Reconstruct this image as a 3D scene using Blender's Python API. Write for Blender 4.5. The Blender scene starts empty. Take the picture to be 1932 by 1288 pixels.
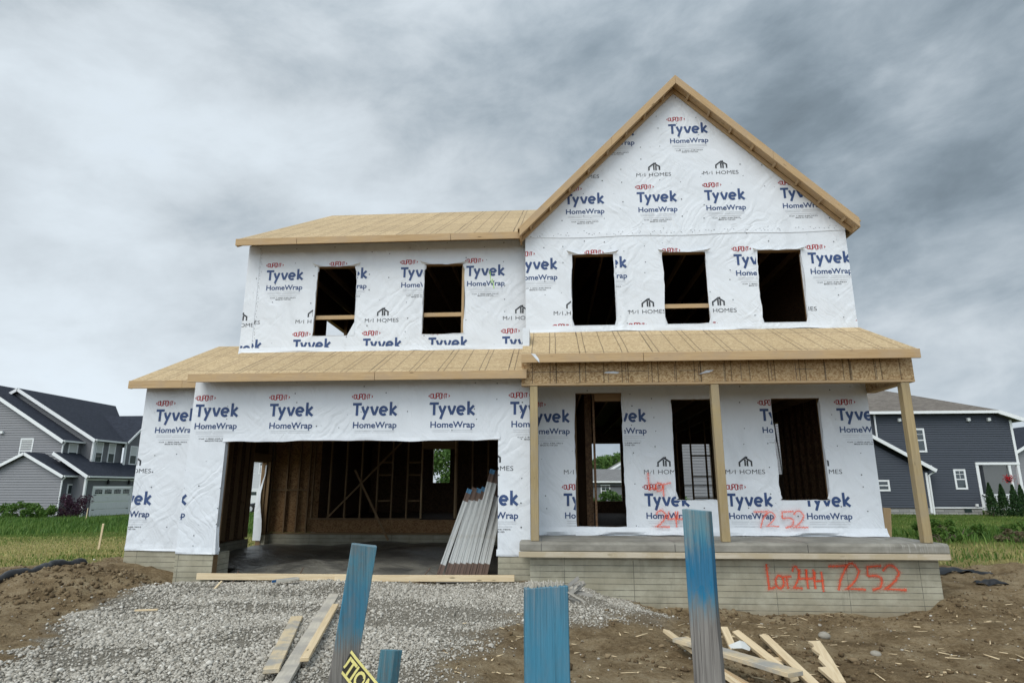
import bpy, bmesh, math, random
import numpy as np
from mathutils import Vector, Matrix
PI = math.pi
R = math.radians
random.seed(7)
rng = np.random.default_rng(7)
scene = bpy.context.scene
COL = scene.collection

# ------------------------------------------------------------------ camera
cam_d = bpy.data.cameras.new('camera')
cam = bpy.data.objects.new('camera', cam_d)
COL.objects.link(cam)
cam.location = (0.9324, -10.706, 1.4127)
cam.rotation_euler = (PI/2 + 0.2323, 0, 0.0646)
cam_d.sensor_width = 36
cam_d.lens = 36*1157.32/1932
cam_d.clip_start = .05
cam_d.clip_end = 2000
scene.camera = cam

# ------------------------------------------------------------------ world, sun, exposure
SUN_EL, SUN_AZ = R(52), R(205)          # azimuth from +Y clockwise: behind the photographer, a little left
world = bpy.data.worlds.new('World')
scene.world = world
world.use_nodes = True


class NT:
    """small helper to write node trees"""
    def __init__(s, tree):
        s.t = tree
        s.t.nodes.clear()

    def n(s, typ, ins=None, **props):
        nd = s.t.nodes.new(typ)
        for k, v in props.items():
            setattr(nd, k, v)
        for k, v in (ins or {}).items():
            sock = nd.inputs[k]
            if isinstance(v, bpy.types.NodeSocket):
                s.t.links.new(v, sock)
            else:
                if sock.type == 'RGBA' and not hasattr(v, '__len__'):
                    v = (v, v, v, 1)
                elif sock.type == 'RGBA' and len(v) == 3:
                    v = (*v, 1)
                sock.default_value = v
        return nd

    def math(s, op, a, b=0.0, c=None, clamp=False):
        ins = {0: a, 1: b}
        if c is not None:
            ins[2] = c
        return s.n('ShaderNodeMath', ins, operation=op, use_clamp=clamp).outputs[0]

    def vmath(s, op, a, b=(0, 0, 0)):
        nd = s.n('ShaderNodeVectorMath', {0: a, 1: b}, operation=op)
        return nd.outputs['Value'] if op in ('DOT_PRODUCT', 'LENGTH') else nd.outputs[0]

    def ramp(s, fac, stops, interp='LINEAR'):
        nd = s.n('ShaderNodeValToRGB', {'Fac': fac})
        cr = nd.color_ramp
        cr.interpolation = interp
        while len(cr.elements) < len(stops):
            cr.elements.new(.5)
        for e, (p, c) in zip(cr.elements, stops):
            e.position = p
            e.color = (c, c, c, 1) if not hasattr(c, '__len__') else (*c[:3], 1)
        return nd.outputs[0]

    def mr(s, v, a, b, c=0.0, d=1.0, smooth=True):
        return s.n('ShaderNodeMapRange', {0: v, 1: a, 2: b, 3: c, 4: d},
                   interpolation_type='SMOOTHSTEP' if smooth else 'LINEAR').outputs[0]

    def mix(s, fac, a, b, blend='MIX'):
        return s.n('ShaderNodeMix', {0: fac, 6: a, 7: b}, data_type='RGBA', blend_type=blend).outputs[2]

    def noise(s, vec, scale, detail=4, rough=.55, dist=0.0, out=0):
        return s.n('ShaderNodeTexNoise', {'Vector': vec, 'Scale': scale, 'Detail': detail, 'Roughness': rough,
                                          'Distortion': dist}).outputs[out]

    def mapping(s, vec, loc=(0, 0, 0), rot=(0, 0, 0), sc=(1, 1, 1)):
        if any(rot):            # turn first, stretch afterwards
            vec = s.n('ShaderNodeMapping', {'Vector': vec, 'Rotation': rot}).outputs[0]
        return s.n('ShaderNodeMapping', {'Vector': vec, 'Location': loc, 'Scale': sc}).outputs[0]


w = NT(world.node_tree)
tc = w.n('ShaderNodeTexCoord').outputs['Generated']
d = w.vmath('NORMALIZE', tc)
sep = w.n('ShaderNodeSeparateXYZ', {0: d})
dx, dy, dz = sep.outputs
zz = w.math('ADD', w.math('MAXIMUM', dz, 0.0), 0.50)
px = w.math('DIVIDE', dx, zz)
py = w.math('DIVIDE', dy, zz)
pv = w.n('ShaderNodeCombineXYZ', {0: px, 1: py, 2: 0.0}).outputs[0]
n1 = w.noise(w.mapping(d, loc=(3.1, 1.7, .4), rot=(0, .3, 0), sc=(1.5, 1.5, 2.4)), 1.5, 5, .5, .15)
n2 = w.noise(w.mapping(d, loc=(7.3, 4.4, 2), rot=(0, .2, 0), sc=(1.2, 1.2, 2.4)), 5.2, 9, .62, .25)
n3 = w.noise(w.mapping(d, loc=(1.3, 9.4, 5), rot=(0, -.2, 0), sc=(1.0, 1.0, 2.6)), 2.4, 5, .5, .2)
cl = w.math('ADD', w.math('MULTIPLY', n1, .52), w.math('ADD', w.math('MULTIPLY', n2, .29), w.math('MULTIPLY', n3, .25)))
# the cloud deck thins to the left and thickens to the right
tilt = w.vmath('DOT_PRODUCT', d, (-.10, .0, -.03))
for (lx, ly, lz), amp, wd in (((-.40, .739, .53), .085, .06), ((-.626, .773, .108), .06, .03), ((.56, .82, .10), .10, .012), ((.56, .78, .30), -.045, .05),
                              ((.038, .766, .641), -.02, .05), ((-.52, .80, .25), -.045, .012)):
    dd = w.math('SUBTRACT', 1.0, w.vmath('DOT_PRODUCT', d, (lx, ly, lz)))
    tilt = w.math('ADD', tilt, w.math('MULTIPLY', w.math('EXPONENT', w.math('DIVIDE', dd, -wd)), amp))
cl = w.math('ADD', w.math('ADD', cl, tilt), .035)
lum = w.ramp(cl, [(.33, .175), (.42, .245), (.50, .345), (.57, .455), (.65, .575), (.78, .71)])
tint = w.mix(w.mr(cl, .38, .66), (.78, .985, 1.17), (.90, 1.0, 1.085))
horizon = w.mr(dz, .0, .30, 1.10, 1.0)
cloud = w.n('ShaderNodeVectorMath', {0: tint, 1: lum}, operation='MULTIPLY').outputs[0]
cloud = w.n('ShaderNodeVectorMath', {0: cloud, 3: horizon}, operation='SCALE').outputs[0]
# brighter deck on the sun's side (behind the photographer) and overhead
back = w.math('ADD', w.mr(dy, .15, -.7, 1.0, 2.5), w.mr(dz, .55, 1.0, 0.0, .5))
cloud = w.n('ShaderNodeVectorMath', {0: cloud, 3: back}, operation='SCALE').outputs[0]
sky = w.n('ShaderNodeTexSky', sky_type='NISHITA', sun_disc=False, sun_elevation=SUN_EL, sun_rotation=SUN_AZ)
bg_sky = w.n('ShaderNodeBackground', {'Color': sky.outputs[0], 'Strength': .08}).outputs[0]
bg_cl = w.n('ShaderNodeBackground', {'Color': cloud, 'Strength': 1.0}).outputs[0]
cover = w.mr(cl, .72, .9, 1.0, .75)
ms = w.n('ShaderNodeMixShader', {0: cover, 1: bg_sky, 2: bg_cl}).outputs[0]
w.n('ShaderNodeOutputWorld', {'Surface': ms})

sun_d = bpy.data.lights.new('sun', 'SUN')
sun_d.energy = 1.5
sun_d.angle = R(40)
sun_d.color = (1, .94, .84)
sun = bpy.data.objects.new('sun', sun_d)
COL.objects.link(sun)
sun.rotation_euler = (PI/2 - SUN_EL, 0, -SUN_AZ + PI)
sun.rotation_euler = Vector((math.sin(SUN_AZ)*math.cos(SUN_EL), math.cos(SUN_AZ)*math.cos(SUN_EL), math.sin(SUN_EL))).to_track_quat('Z', 'Y').to_euler()

vs = scene.view_settings
vs.view_transform = 'Standard'
vs.look = 'None'
vs.gamma = 1
vs.use_curve_mapping = False
vs.exposure = 0.27
scene.cycles.transparent_max_bounces = 40        # the sprayed numbers overlap in many thin layers


# ------------------------------------------------------------------ materials
def new_mat(name):
    m = bpy.data.materials.new(name)
    m.use_nodes = True
    t = NT(m.node_tree)
    return m, t


def finish(t, col, rough=.7, bump=None, strength=.4, dist=.02, metallic=0.0, spec=.3, alpha=None, **kw):
    ins = {'Base Color': col, 'Roughness': rough, 'Metallic': metallic, 'Specular IOR Level': spec}
    ins.update(kw)
    if bump is not None:
        ins['Normal'] = t.n('ShaderNodeBump', {'Height': bump, 'Strength': strength, 'Distance': dist}).outputs[0]
    if alpha is not None:
        ins['Alpha'] = alpha
    p = t.n('ShaderNodeBsdfPrincipled', ins)
    t.n('ShaderNodeOutputMaterial', {'Surface': p.outputs[0]})
    return p


def uvn(t):
    return t.n('ShaderNodeTexCoord').outputs['UV']


def objn(t):
    return t.n('ShaderNodeTexCoord').outputs['Object']


def flat(name, col, rough=.6, var=.12, scale=6, **kw):
    m, t = new_mat(name)
    n = t.noise(objn(t), scale, 5)
    c = t.mix(n, tuple(x*(1-var) for x in col), tuple(min(1, x*(1+var)) for x in col))
    finish(t, c, rough, bump=t.noise(objn(t), scale*6, 3), strength=.12, dist=.01, **kw)
    return m


def wrap_bump(t, u):
    """wrinkles of the loose sheet: long soft folds, radiating creases and crepe"""
    warp = t.n('ShaderNodeVectorMath', {0: u, 1: t.n('ShaderNodeVectorMath', {0: t.noise(u, 1.3, 3, .5, 0, 1), 3: .55}, operation='SCALE').outputs[0]}, operation='ADD').outputs[0]
    f1 = t.noise(t.mapping(warp, rot=(0, 0, .7), sc=(1.0, 2.6, 1)), 1.1, 2, .4)
    f2 = t.noise(t.mapping(warp, rot=(0, 0, -.8), sc=(.7, 3.6, 1), loc=(4, 2, 1)), 1.7, 2, .4)
    f4 = t.noise(t.mapping(warp, rot=(0, 0, .95), sc=(.7, 4.2, 1), loc=(9, 1, 3)), 2.1, 2, .4)
    rid = t.math('ABSOLUTE', t.math('SUBTRACT', f2, .5))
    rid4 = t.math('ABSOLUTE', t.math('SUBTRACT', f4, .5))
    f3 = t.noise(u, 26, 5, .65)
    msk = t.mr(t.noise(u, .7, 2), .40, .62)
    msk4 = t.mr(t.noise(t.mapping(u, loc=(5, 5, 5)), .8, 2), .42, .62)
    h = t.math('ADD', t.math('MULTIPLY', f1, 1.0), t.math('MULTIPLY', t.math('MULTIPLY', rid, msk), 1.0))
    h = t.math('ADD', h, t.math('MULTIPLY', t.math('MULTIPLY', rid4, msk4), .9))
    return t.math('ADD', h, t.math('MULTIPLY', f3, .045))


def wrap_like(name, col, alpha=False, var=.05):
    m, t = new_mat(name)
    u = uvn(t)
    f = t.noise(u, 55, 3, .7)
    big = t.noise(u, 1.1, 4, .6)
    k = t.math('ADD', t.math('MULTIPLY', f, .5), t.math('MULTIPLY', big, .5))
    c = t.mix(t.mr(k, .3, .7), tuple(x*(1-var) for x in col), tuple(min(1, x*(1+var)) for x in col))
    smear = t.math('MULTIPLY', t.mr(t.noise(t.mapping(u, sc=(1.6, .5, 1), loc=(2, 7, 0)), 1.3, 5, .65), .52, .72), .22)
    c = t.mix(smear, c, tuple(.62*x for x in col))
    a = None
    if alpha:
        e = t.n('ShaderNodeVertexColor', layer_name='edge').outputs[0]
        nz = t.noise(u, 38, 4, .7)
        a = t.math('MULTIPLY', t.mr(t.math('ADD', e, t.math('MULTIPLY', t.math('SUBTRACT', nz, .5), 1.3)), .20, 1.10), .72)
    finish(t, c, .5, bump=wrap_bump(t, u), strength=.55, dist=.065, spec=.35, alpha=a)
    return m


M = {}
M['wrap'] = wrap_like('house_wrap', (.655, .685, .722))
M['ink_blue'] = wrap_like('wrap_ink_blue', (.030, .062, .165), var=.2)
M['ink_red'] = wrap_like('wrap_ink_red', (.33, .028, .035), var=.25)
M['ink_black'] = wrap_like('wrap_ink_black', (.035, .038, .045), var=.2)
M['ink_grey'] = wrap_like('wrap_ink_grey', (.50, .52, .55), var=.15)
M['staple'] = wrap_like('wrap_staple', (.10, .11, .12), var=.3)
M['spray'] = wrap_like('orange_spray', (.80, .10, .035), alpha=True, var=.15)
M['ink_green'] = wrap_like('green_marker', (.35, .60, .10), var=.1)


def lumber(name, c1, c2, rough=.7, knots=True, stain=None):
    m, t = new_mat(name)
    u = uvn(t)
    oi = t.n('ShaderNodeObjectInfo').outputs['Random']
    off = t.n('ShaderNodeCombineXYZ', {0: t.math('MULTIPLY', oi, 37.0), 1: t.math('MULTIPLY', oi, 11.0), 2: 0.0}).outputs[0]
    u2 = t.vmath('ADD', u, off)
    g = t.noise(t.mapping(u2, sc=(1.6, 34, 1)), 1.0, 5, .6, 1.2)
    g2 = t.noise(t.mapping(u2, sc=(.5, 3.5, 1)), 1.0, 3)
    col = t.mix(t.mr(t.math('ADD', t.math('MULTIPLY', g, .6), t.math('MULTIPLY', g2, .4)), .3, .7), c1, c2)
    col = t.mix(t.math('MULTIPLY', oi, .25), col, tuple(.8*a+.2*b for a, b in zip(c1, (.3, .2, .1))))
    if knots:
        v = t.n('ShaderNodeTexVoronoi', {'Vector': t.mapping(u2, sc=(2.2, 9, 1)), 'Scale': 1.0}).outputs['Distance']
        kn = t.mr(v, .07, .13, 1, 0)
        col = t.mix(t.math('MULTIPLY', kn, .75), col, tuple(x*.28 for x in c1))
    if stain:
        s = t.mr(t.noise(u2, 2.2, 5, .65), .42, .62)
        col = t.mix(t.math('MULTIPLY', s, .8), col, stain)
    finish(t, col, rough, bump=g, strength=.25, dist=.006, spec=.2)
    return m


M['lumber'] = lumber('fresh_lumber', (.37, .245, .125), (.53, .385, .22), stain=(.40, .29, .18))
M['lumber_pale'] = lumber('pale_scrap_lumber', (.56, .43, .26), (.74, .62, .43))
M['treated'] = lumber('treated_post_lumber', (.27, .205, .105), (.41, .325, .185), stain=(.31, .25, .16))
M['stud'] = lumber('indoor_lumber_shaded', (.18, .115, .06), (.28, .185, .10))  # fresh lumber darkened: the shade of the interior is put into its colour
M['weathered'] = lumber('weathered_lumber', (.30, .28, .25), (.47, .44, .38), stain=(.20, .195, .185))
M['muddy'] = lumber('muddy_lumber', (.42, .39, .33), (.58, .54, .46), stain=(.33, .31, .28), knots=False)
M['snow'] = lumber('speckled_lumber', (.50, .40, .25), (.66, .55, .38), stain=(.27, .28, .28))


def osb(name, c1, c2, c3, lines=True):
    m, t = new_mat(name)
    u = uvn(t)
    cols = []
    for k, (rot, sc) in enumerate(((.3, (26, 64, 1)), (-.75, (30, 66, 1)), (1.4, (28, 60, 1)))):
        v = t.n('ShaderNodeTexVoronoi', {'Vector': t.mapping(u, rot=(0, 0, rot), sc=sc), 'Scale': 1.0})
        cols.append(t.n('ShaderNodeSeparateColor', {0: v.outputs['Color']}).outputs[0])
    a = t.math('ADD', t.math('MULTIPLY', cols[0], .4), t.math('ADD', t.math('MULTIPLY', cols[1], .35), t.math('MULTIPLY', cols[2], .25)))
    a = t.math('ADD', a, t.math('MULTIPLY', t.math('SUBTRACT', t.noise(u, 9, 4), .5), .3))
    col = t.ramp(a, [(.22, c1), (.5, c2), (.74, c3)])
    big = t.noise(u, .45, 4, .6)
    col = t.mix(t.mr(big, .35, .7), col, t.mix(.22, col, c1))
    h = a
    if lines:
        s = t.n('ShaderNodeSeparateXYZ', {0: u})
        wob = t.math('MULTIPLY', t.math('SUBTRACT', t.noise(u, 1.1, 2), .5), .03)
        ux, uy = t.math('ADD', s.outputs[0], wob), t.math('ADD', s.outputs[1], wob)

        def ln(x, per, wd, o=0.0):
            q = t.math('FRACT', t.math('DIVIDE', t.math('ADD', x, o), per))
            q = t.math('MULTIPLY', t.math('ABSOLUTE', t.math('SUBTRACT', q, .5)), per)
            return t.math('LESS_THAN', q, wd)
        row = t.math('FLOOR', t.math('DIVIDE', t.math('ADD', uy, .02), 1.22))
        sh = t.math('MULTIPLY', row, 1.2192)
        uxs = t.math('ADD', ux, sh)
        L = t.math('MAXIMUM', ln(uxs, .4064, .0085), ln(uxs, .6096, .0085))
        seam = t.math('MAXIMUM', ln(uy, 1.22, .009, .61), ln(uxs, 2.44, .009, .2))
        L = t.math('MAXIMUM', t.math('MULTIPLY', L, .8), seam)
        sid = t.n('ShaderNodeCombineXYZ', {0: t.math('FLOOR', t.math('DIVIDE', t.math('ADD', uxs, 1.42), 2.44)), 1: t.math('FLOOR', t.math('DIVIDE', t.math('ADD', uy, 0.0), 1.22)), 2: 0.0}).outputs[0]
        rnd = t.n('ShaderNodeTexWhiteNoise', {'Vector': sid}, noise_dimensions='3D').outputs['Value']
        col = t.mix(t.math('MULTIPLY', rnd, .38), col, tuple(.62*x for x in c2))
        col = t.mix(t.math('MULTIPLY', L, .88), col, (.085, .058, .034))
    finish(t, col, .72, bump=h, strength=.2, dist=.006, spec=.25)
    return m


M['osb'] = osb('osb_sheathing', (.335, .235, .125), (.485, .36, .205), (.60, .47, .285))
M['osb_half_shaded'] = osb('osb_garage_shaded', (.15, .078, .034), (.29, .16, .07), (.38, .235, .115), lines=False)  # garage sheathing, part of the indoor shade put into its colour
M['osb_shaded'] = osb('osb_indoor_shaded', (.055, .030, .016), (.105, .058, .028), (.16, .095, .05), lines=False)  # same sheathing darkened much further, indoor shade put into its colour
M['osb_beam'] = osb('osb_beam', (.24, .135, .06), (.46, .31, .155), (.62, .47, .28))


def formed_concrete():
    m, t = new_mat('formed_concrete')
    u = uvn(t)
    b = t.n('ShaderNodeTexBrick', {'Vector': u, 'Color1': (1, 1, 1), 'Color2': (.9, .9, .9), 'Mortar': (0, 0, 0), 'Scale': 1.0,
                                   'Mortar Size': .0050, 'Mortar Smooth': .3, 'Brick Width': 1.1, 'Row Height': .0925}, offset=.0)
    fac = t.math('MULTIPLY', b.outputs['Fac'], t.mr(t.noise(t.mapping(u, sc=(1, 4, 1)), 2.5, 4), .36, .56, .35, 1.0))
    n = t.noise(u, 3.0, 6, .65)
    n2 = t.noise(t.mapping(u, sc=(1, 2.5, 1)), .9, 3)
    col = t.mix(t.mr(n, .3, .7), (.275, .258, .195), (.41, .385, .30))
    col = t.mix(t.mr(n2, .4, .7, 0, .6), col, (.30, .27, .195))
    run = t.mr(t.noise(t.mapping(u, sc=(5, .6, 1)), 1.6, 5, .65), .52, .70)
    col = t.mix(t.math('MULTIPLY', run, .35), col, (.17, .16, .125))
    zf = t.n('ShaderNodeSeparateXYZ', {0: u}).outputs[1]
    mud = t.math('MULTIPLY', t.mr(t.math('ADD', zf, t.math('MULTIPLY', t.noise(u, 4, 6, .7), .35)), -.42, -.10, 1, 0), .55)
    col = t.mix(mud, col, (.21, .16, .10))
    col = t.mix(t.math('MULTIPLY', fac, .9), col, (.105, .10, .08))
    pit = t.mr(t.noise(u, 60, 2), .66, .72)
    col = t.mix(t.math('MULTIPLY', pit, .5), col, (.14, .135, .115))
    h = t.math('SUBTRACT', t.math('MULTIPLY', n, .25), fac)
    finish(t, col, .85, bump=h, strength=.6, dist=.012, spec=.2)
    return m


M['concrete'] = formed_concrete()


def slab_mat():
    m, t = new_mat('slab_concrete')
    u = objn(t)
    n = t.noise(t.mapping(u, sc=(1, 1, 2)), 2.2, 6, .6)
    col = t.mix(t.mr(n, .3, .7), (.165, .155, .130), (.285, .270, .232))
    x = t.n('ShaderNodeSeparateXYZ', {0: u}).outputs[0]
    dr = t.mr(t.noise(t.mapping(u, sc=(7, 1, .7)), 3, 4, .7), .5, .68)
    edge = t.math('MULTIPLY', dr, t.mr(x, 5.6, 6.9))
    col = t.mix(t.math('MULTIPLY', edge, .8), col, (.46, .45, .42))
    finish(t, col, .62, bump=n, strength=.25, dist=.01, spec=.35)
    return m


M['slab'] = slab_mat()
M['plank_pale'] = lumber('bleached_form_lumber', (.42, .36, .27), (.56, .50, .40), stain=(.40, .33, .22))


def ground_mat():
    m, t = new_mat('site_ground')
    u = objn(t)
    gr = t.n('ShaderNodeAttribute', attribute_name='gravel').outputs['Fac']
    gs = t.n('ShaderNodeAttribute', attribute_name='grass').outputs['Fac']
    n = t.noise(u, 1.9, 9, .66, .3)
    n2 = t.noise(u, 21, 7, .75)
    n3 = t.noise(u, 110, 3, .7)
    dirt = t.ramp(t.math('ADD', t.math('MULTIPLY', n, .6), t.math('MULTIPLY', n2, .4)),
                  [(.34, (.092, .062, .033)), (.45, (.200, .142, .078)), (.54, (.305, .230, .136)), (.66, (.44, .36, .24))])
    peb = t.mr(t.n('ShaderNodeTexVoronoi', {'Vector': u, 'Scale': 42.0}).outputs['Distance'], .10, .18, 1, 0)
    pm = t.math('MULTIPLY', peb, t.mr(t.noise(u, 4.5, 3), .42, .56))
    dirt = t.mix(t.math('MULTIPLY', pm, .6), dirt, (.40, .36, .29))
    fines = t.mix(t.mr(n2, .3, .7), (.20, .18, .145), (.38, .35, .295))
    col = t.mix(gr, dirt, fines)
    gn = t.noise(t.mapping(u, sc=(1, 1, 1)), .35, 6, .65)
    grass = t.ramp(t.math('ADD', t.math('MULTIPLY', gn, .6), t.math('MULTIPLY', t.noise(u, 11, 5, .75), .4)),
                   [(.32, (.045, .080, .015)), (.5, (.085, .130, .025)), (.66, (.16, .18, .05))])
    dry = t.n('ShaderNodeAttribute', attribute_name='dry').outputs['Fac']
    dryc = t.mix(t.mr(n2, .3, .7), (.24, .21, .075), (.42, .36, .15))
    grass = t.mix(dry, grass, dryc)
    col = t.mix(gs, col, grass)
    h = t.math('ADD', t.math('ADD', t.math('MULTIPLY', n2, .7), t.math('MULTIPLY', n3, .25)), t.math('MULTIPLY', pm, .15))
    finish(t, col, .95, bump=h, strength=1.0, dist=.085, spec=.1)
    return m


M['ground'] = ground_mat()


def attr_mat(name, attr, stops, rough=.85, scale=30, bump=.5, dist=.01):
    m, t = new_mat(name)
    a = t.n('ShaderNodeAttribute', attribute_name=attr).outputs['Fac']
    n = t.noise(objn(t), scale, 4, .65)
    k = t.math('ADD', a, t.math('MULTIPLY', t.math('SUBTRACT', n, .5), .35))
    finish(t, t.ramp(k, stops), rough, bump=n, strength=bump, dist=dist, spec=.2)
    return m


M['stone'] = attr_mat('crushed_limestone', 'tone', [(.0, (.19, .172, .14)), (.35, (.33, .305, .26)), (.7, (.48, .45, .395)), (1, (.64, .61, .55))])
M['clod'] = attr_mat('dirt_clod', 'tone', [(.0, (.068, .046, .025)), (.4, (.145, .102, .057)), (.8, (.25, .19, .115)), (1, (.38, .32, .22))], .95, 25)


def leaf_mat(name, stops, rough=.6, trans=.25):
    m, t = new_mat(name)
    a = t.n('ShaderNodeAttribute', attribute_name='tone').outputs['Fac']
    c = t.ramp(a, stops)
    p = t.n('ShaderNodeBsdfPrincipled', {'Base Color': c, 'Roughness': rough, 'Specular IOR Level': .25})
    tr = t.n('ShaderNodeBsdfTranslucent', {'Color': c})
    mx = t.n('ShaderNodeMixShader', {0: trans, 1: p.outputs[0], 2: tr.outputs[0]})
    t.n('ShaderNodeOutputMaterial', {'Surface': mx.outputs[0]})
    return m


M['grass'] = leaf_mat('lawn_grass', [(.0, (.045, .095, .014)), (.5, (.10, .175, .03)), (.8, (.20, .24, .06)), (1, (.42, .37, .15))])
M['weed'] = leaf_mat('weed_leaves', [(.0, (.032, .078, .014)), (.5, (.075, .155, .026)), (1, (.18, .26, .06))])
M['dryweed'] = leaf_mat('dry_weed', [(.0, (.10, .08, .05)), (.5, (.20, .16, .10)), (1, (.13, .17, .05))])
M['purple'] = leaf_mat('purple_leaves', [(.0, (.018, .007, .014)), (.5, (.045, .016, .032)), (1, (.09, .035, .06))])
M['cedar'] = leaf_mat('cedar_leaves', [(.0, (.012, .035, .012)), (.5, (.026, .065, .02)), (1, (.055, .11, .03))])
M['treeleaf'] = leaf_mat('tree_leaves', [(.0, (.03, .07, .015)), (.5, (.07, .14, .03)), (1, (.15, .24, .06))])
M['bark'] = flat('bark', (.10, .075, .055), .9, .3, 8)


def shingle(name, c1, c2):
    m, t = new_mat(name)
    u = uvn(t)
    b = t.n('ShaderNodeTexBrick', {'Vector': u, 'Color1': c1, 'Color2': c2, 'Mortar': tuple(x*.6 for x in c1), 'Scale': 1.0, 'Mortar Size': .006,
                                   'Brick Width': .3, 'Row Height': .14}, offset=.5)
    n = t.noise(u, 5, 5, .7)
    col = t.mix(.45, b.outputs['Color'], t.mix(t.mr(n, .3, .7), c1, c2))
    finish(t, col, .9, bump=b.outputs['Fac'], strength=-.3, dist=.01, spec=.2)
    return m


M['shingle_navy'] = shingle('dark_shingles', (.018, .022, .032), (.036, .042, .058))
M['shingle_brown'] = shingle('brown_shingles', (.10, .088, .078), (.20, .178, .155))
M['shingle_grey'] = shingle('grey_shingles', (.13, .13, .13), (.22, .22, .22))
M['siding_grey'] = flat('grey_siding', (.225, .225, .24), .55, .05, 2)
M['siding_dark'] = flat('dark_grey_siding', (.15, .153, .165), .55, .05, 2)
M['siding_navy'] = flat('navy_siding', (.058, .066, .083), .5, .06, 2)
M['siding_white'] = flat('pale_siding', (.50, .51, .53), .55, .05, 2)
M['trim'] = flat('white_trim', (.74, .75, .76), .45, .04, 3)
M['door_white'] = flat('white_door_paint', (.66, .67, .68), .45, .04, 3)
M['dark_metal'] = flat('dark_metal', (.03, .03, .033), .4, .2, 8, metallic=.5)
M['black_plastic'] = flat('black_plastic', (.017, .018, .02), .45, .3, 6)
M['rebar'] = flat('rusty_steel', (.10, .065, .045), .7, .3, 30)
M['curtain'] = flat('curtain', (.52, .53, .52), .8, .15, 5)
M['red_flower'] = flat('red_flowers', (.40, .012, .02), .6, .3, 20)
M['rubber'] = flat('tyre_rubber', (.02, .02, .02), .8, .2, 10)
M['alu'] = flat('wheel_alloy', (.45, .45, .46), .35, .1, 10, metallic=.8)
M['lamp_red'] = flat('tail_lamp_red', (.30, .01, .01), .25, .1, 10)


def glass_mat():
    m, t = new_mat('window_glass')
    n = t.noise(objn(t), .7, 3)
    finish(t, t.mix(n, (.012, .022, .022), (.05, .068, .066)), .06, spec=.8)
    return m


M['glass'] = glass_mat()


def car_paint():
    m, t = new_mat('car_paint')
    n = t.noise(objn(t), 200, 2)
    finish(t, t.mix(n, (.014, .018, .026), (.022, .028, .038)), .25, spec=.6, **{'Coat Weight': .7, 'Coat Roughness': .08})
    return m


M['car_paint'] = car_paint()


def stone_base():
    m, t = new_mat('stone_veneer')
    u = uvn(t)
    v = t.n('ShaderNodeTexBrick', {'Vector': u, 'Color1': (.22, .22, .22), 'Color2': (.38, .37, .35), 'Mortar': (.12, .12, .12), 'Scale': 1.0,
                                   'Mortar Size': .02, 'Brick Width': .55, 'Row Height': .16}, offset=.4)
    n = t.noise(u, 5, 5, .7)
    finish(t, t.mix(.4, v.outputs['Color'], t.mix(n, (.13, .13, .13), (.42, .40, .37))), .9, bump=v.outputs['Fac'], strength=-.5, dist=.02)
    return m


M['stone_base'] = stone_base()


def stake_mat(name, lo, hi, toplim, dark=1.0, hv=.8, solid=0.0):
    """weathered 2x4 with a sprayed blue band: lo..hi are heights (object z) where the paint ends"""
    m, t = new_mat(name)
    u = uvn(t)
    o = objn(t)
    z = t.n('ShaderNodeSeparateXYZ', {0: o}).outputs[2]
    g = t.noise(t.mapping(u, sc=(3.0, 170, 1)), 1.0, 6, .65, 1.0)
    g2 = t.noise(t.mapping(u, sc=(1, 7, 1)), 1.6, 4)
    wood = t.ramp(t.math('ADD', t.math('MULTIPLY', g, .65), t.math('MULTIPLY', g2, .35)),
                  [(.25, (.055, .052, .05)), (.45, (.15, .14, .13)), (.6, (.27, .255, .235)), (.8, (.40, .385, .355))])
    n = t.noise(u, 7, 5, .6)
    zz = t.math('ADD', z, t.math('MULTIPLY', t.math('SUBTRACT', n, .5), .15))
    zz = t.math('ADD', zz, t.math('MULTIPLY', t.math('SUBTRACT', g, .5), .22))
    paint = t.math('MULTIPLY', t.mr(zz, lo-.05, lo+.05), t.mr(zz, hi-.03, hi+.10, 1, toplim))
    patch = t.mr(t.noise(t.mapping(u, sc=(1, 2.2, 1)), 13, 6, .68), .34, .60, .42, 1.0)
    thin = t.math('MULTIPLY', t.mr(t.noise(t.mapping(u, sc=(4, 90, 1)), 1.0, 6, .7), .30, .52, .68, 1.0), patch)
    heavy = t.mr(t.math('ABSOLUTE', t.math('SUBTRACT', zz, lo+.11)), .02, .17, 1.0, 0.0)
    heavy = t.math('MULTIPLY', heavy, hv)
    thin = t.math('ADD', t.math('MULTIPLY', thin, 1-solid), solid)
    k = t.math('MULTIPLY', paint, t.math('MAXIMUM', thin, heavy))
    chalk = t.mix(t.noise(t.mapping(u, sc=(2, 30, 1)), 3.0, 5), (.060*dark, .205*dark, .275*dark), (.125*dark, .30*dark, .37*dark))
    blue = t.mix(t.math('MAXIMUM', heavy, .55*solid), chalk, (.010*dark, .150*dark, .30*dark))
    blue = t.mix(t.mr(g, .3, .55, .45, 0), blue, (.03, .09, .12))
    crack = t.mr(t.noise(t.mapping(u, sc=(1.3, 95, 1), loc=(3, 3, 0)), 1.0, 3, .5, .4), .28, .33, 1, 0)
    col = t.mix(k, wood, blue)
    col = t.mix(t.math('MULTIPLY', crack, .75), col, (.03, .028, .026))
    finish(t, col, .75, bump=t.math('SUBTRACT', g, t.math('MULTIPLY', crack, .6)), strength=.55, dist=.004, spec=.2)
    return m


M['blue_paint'] = flat('blue_paint', (.012, .075, .19), .6, .2, 20)
M['tape_yellow'] = flat('tape_yellow', (.66, .60, .22), .45, .08, 20)
M['tape_black'] = flat('tape_black', (.028, .026, .02), .4, .2, 20)


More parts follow.
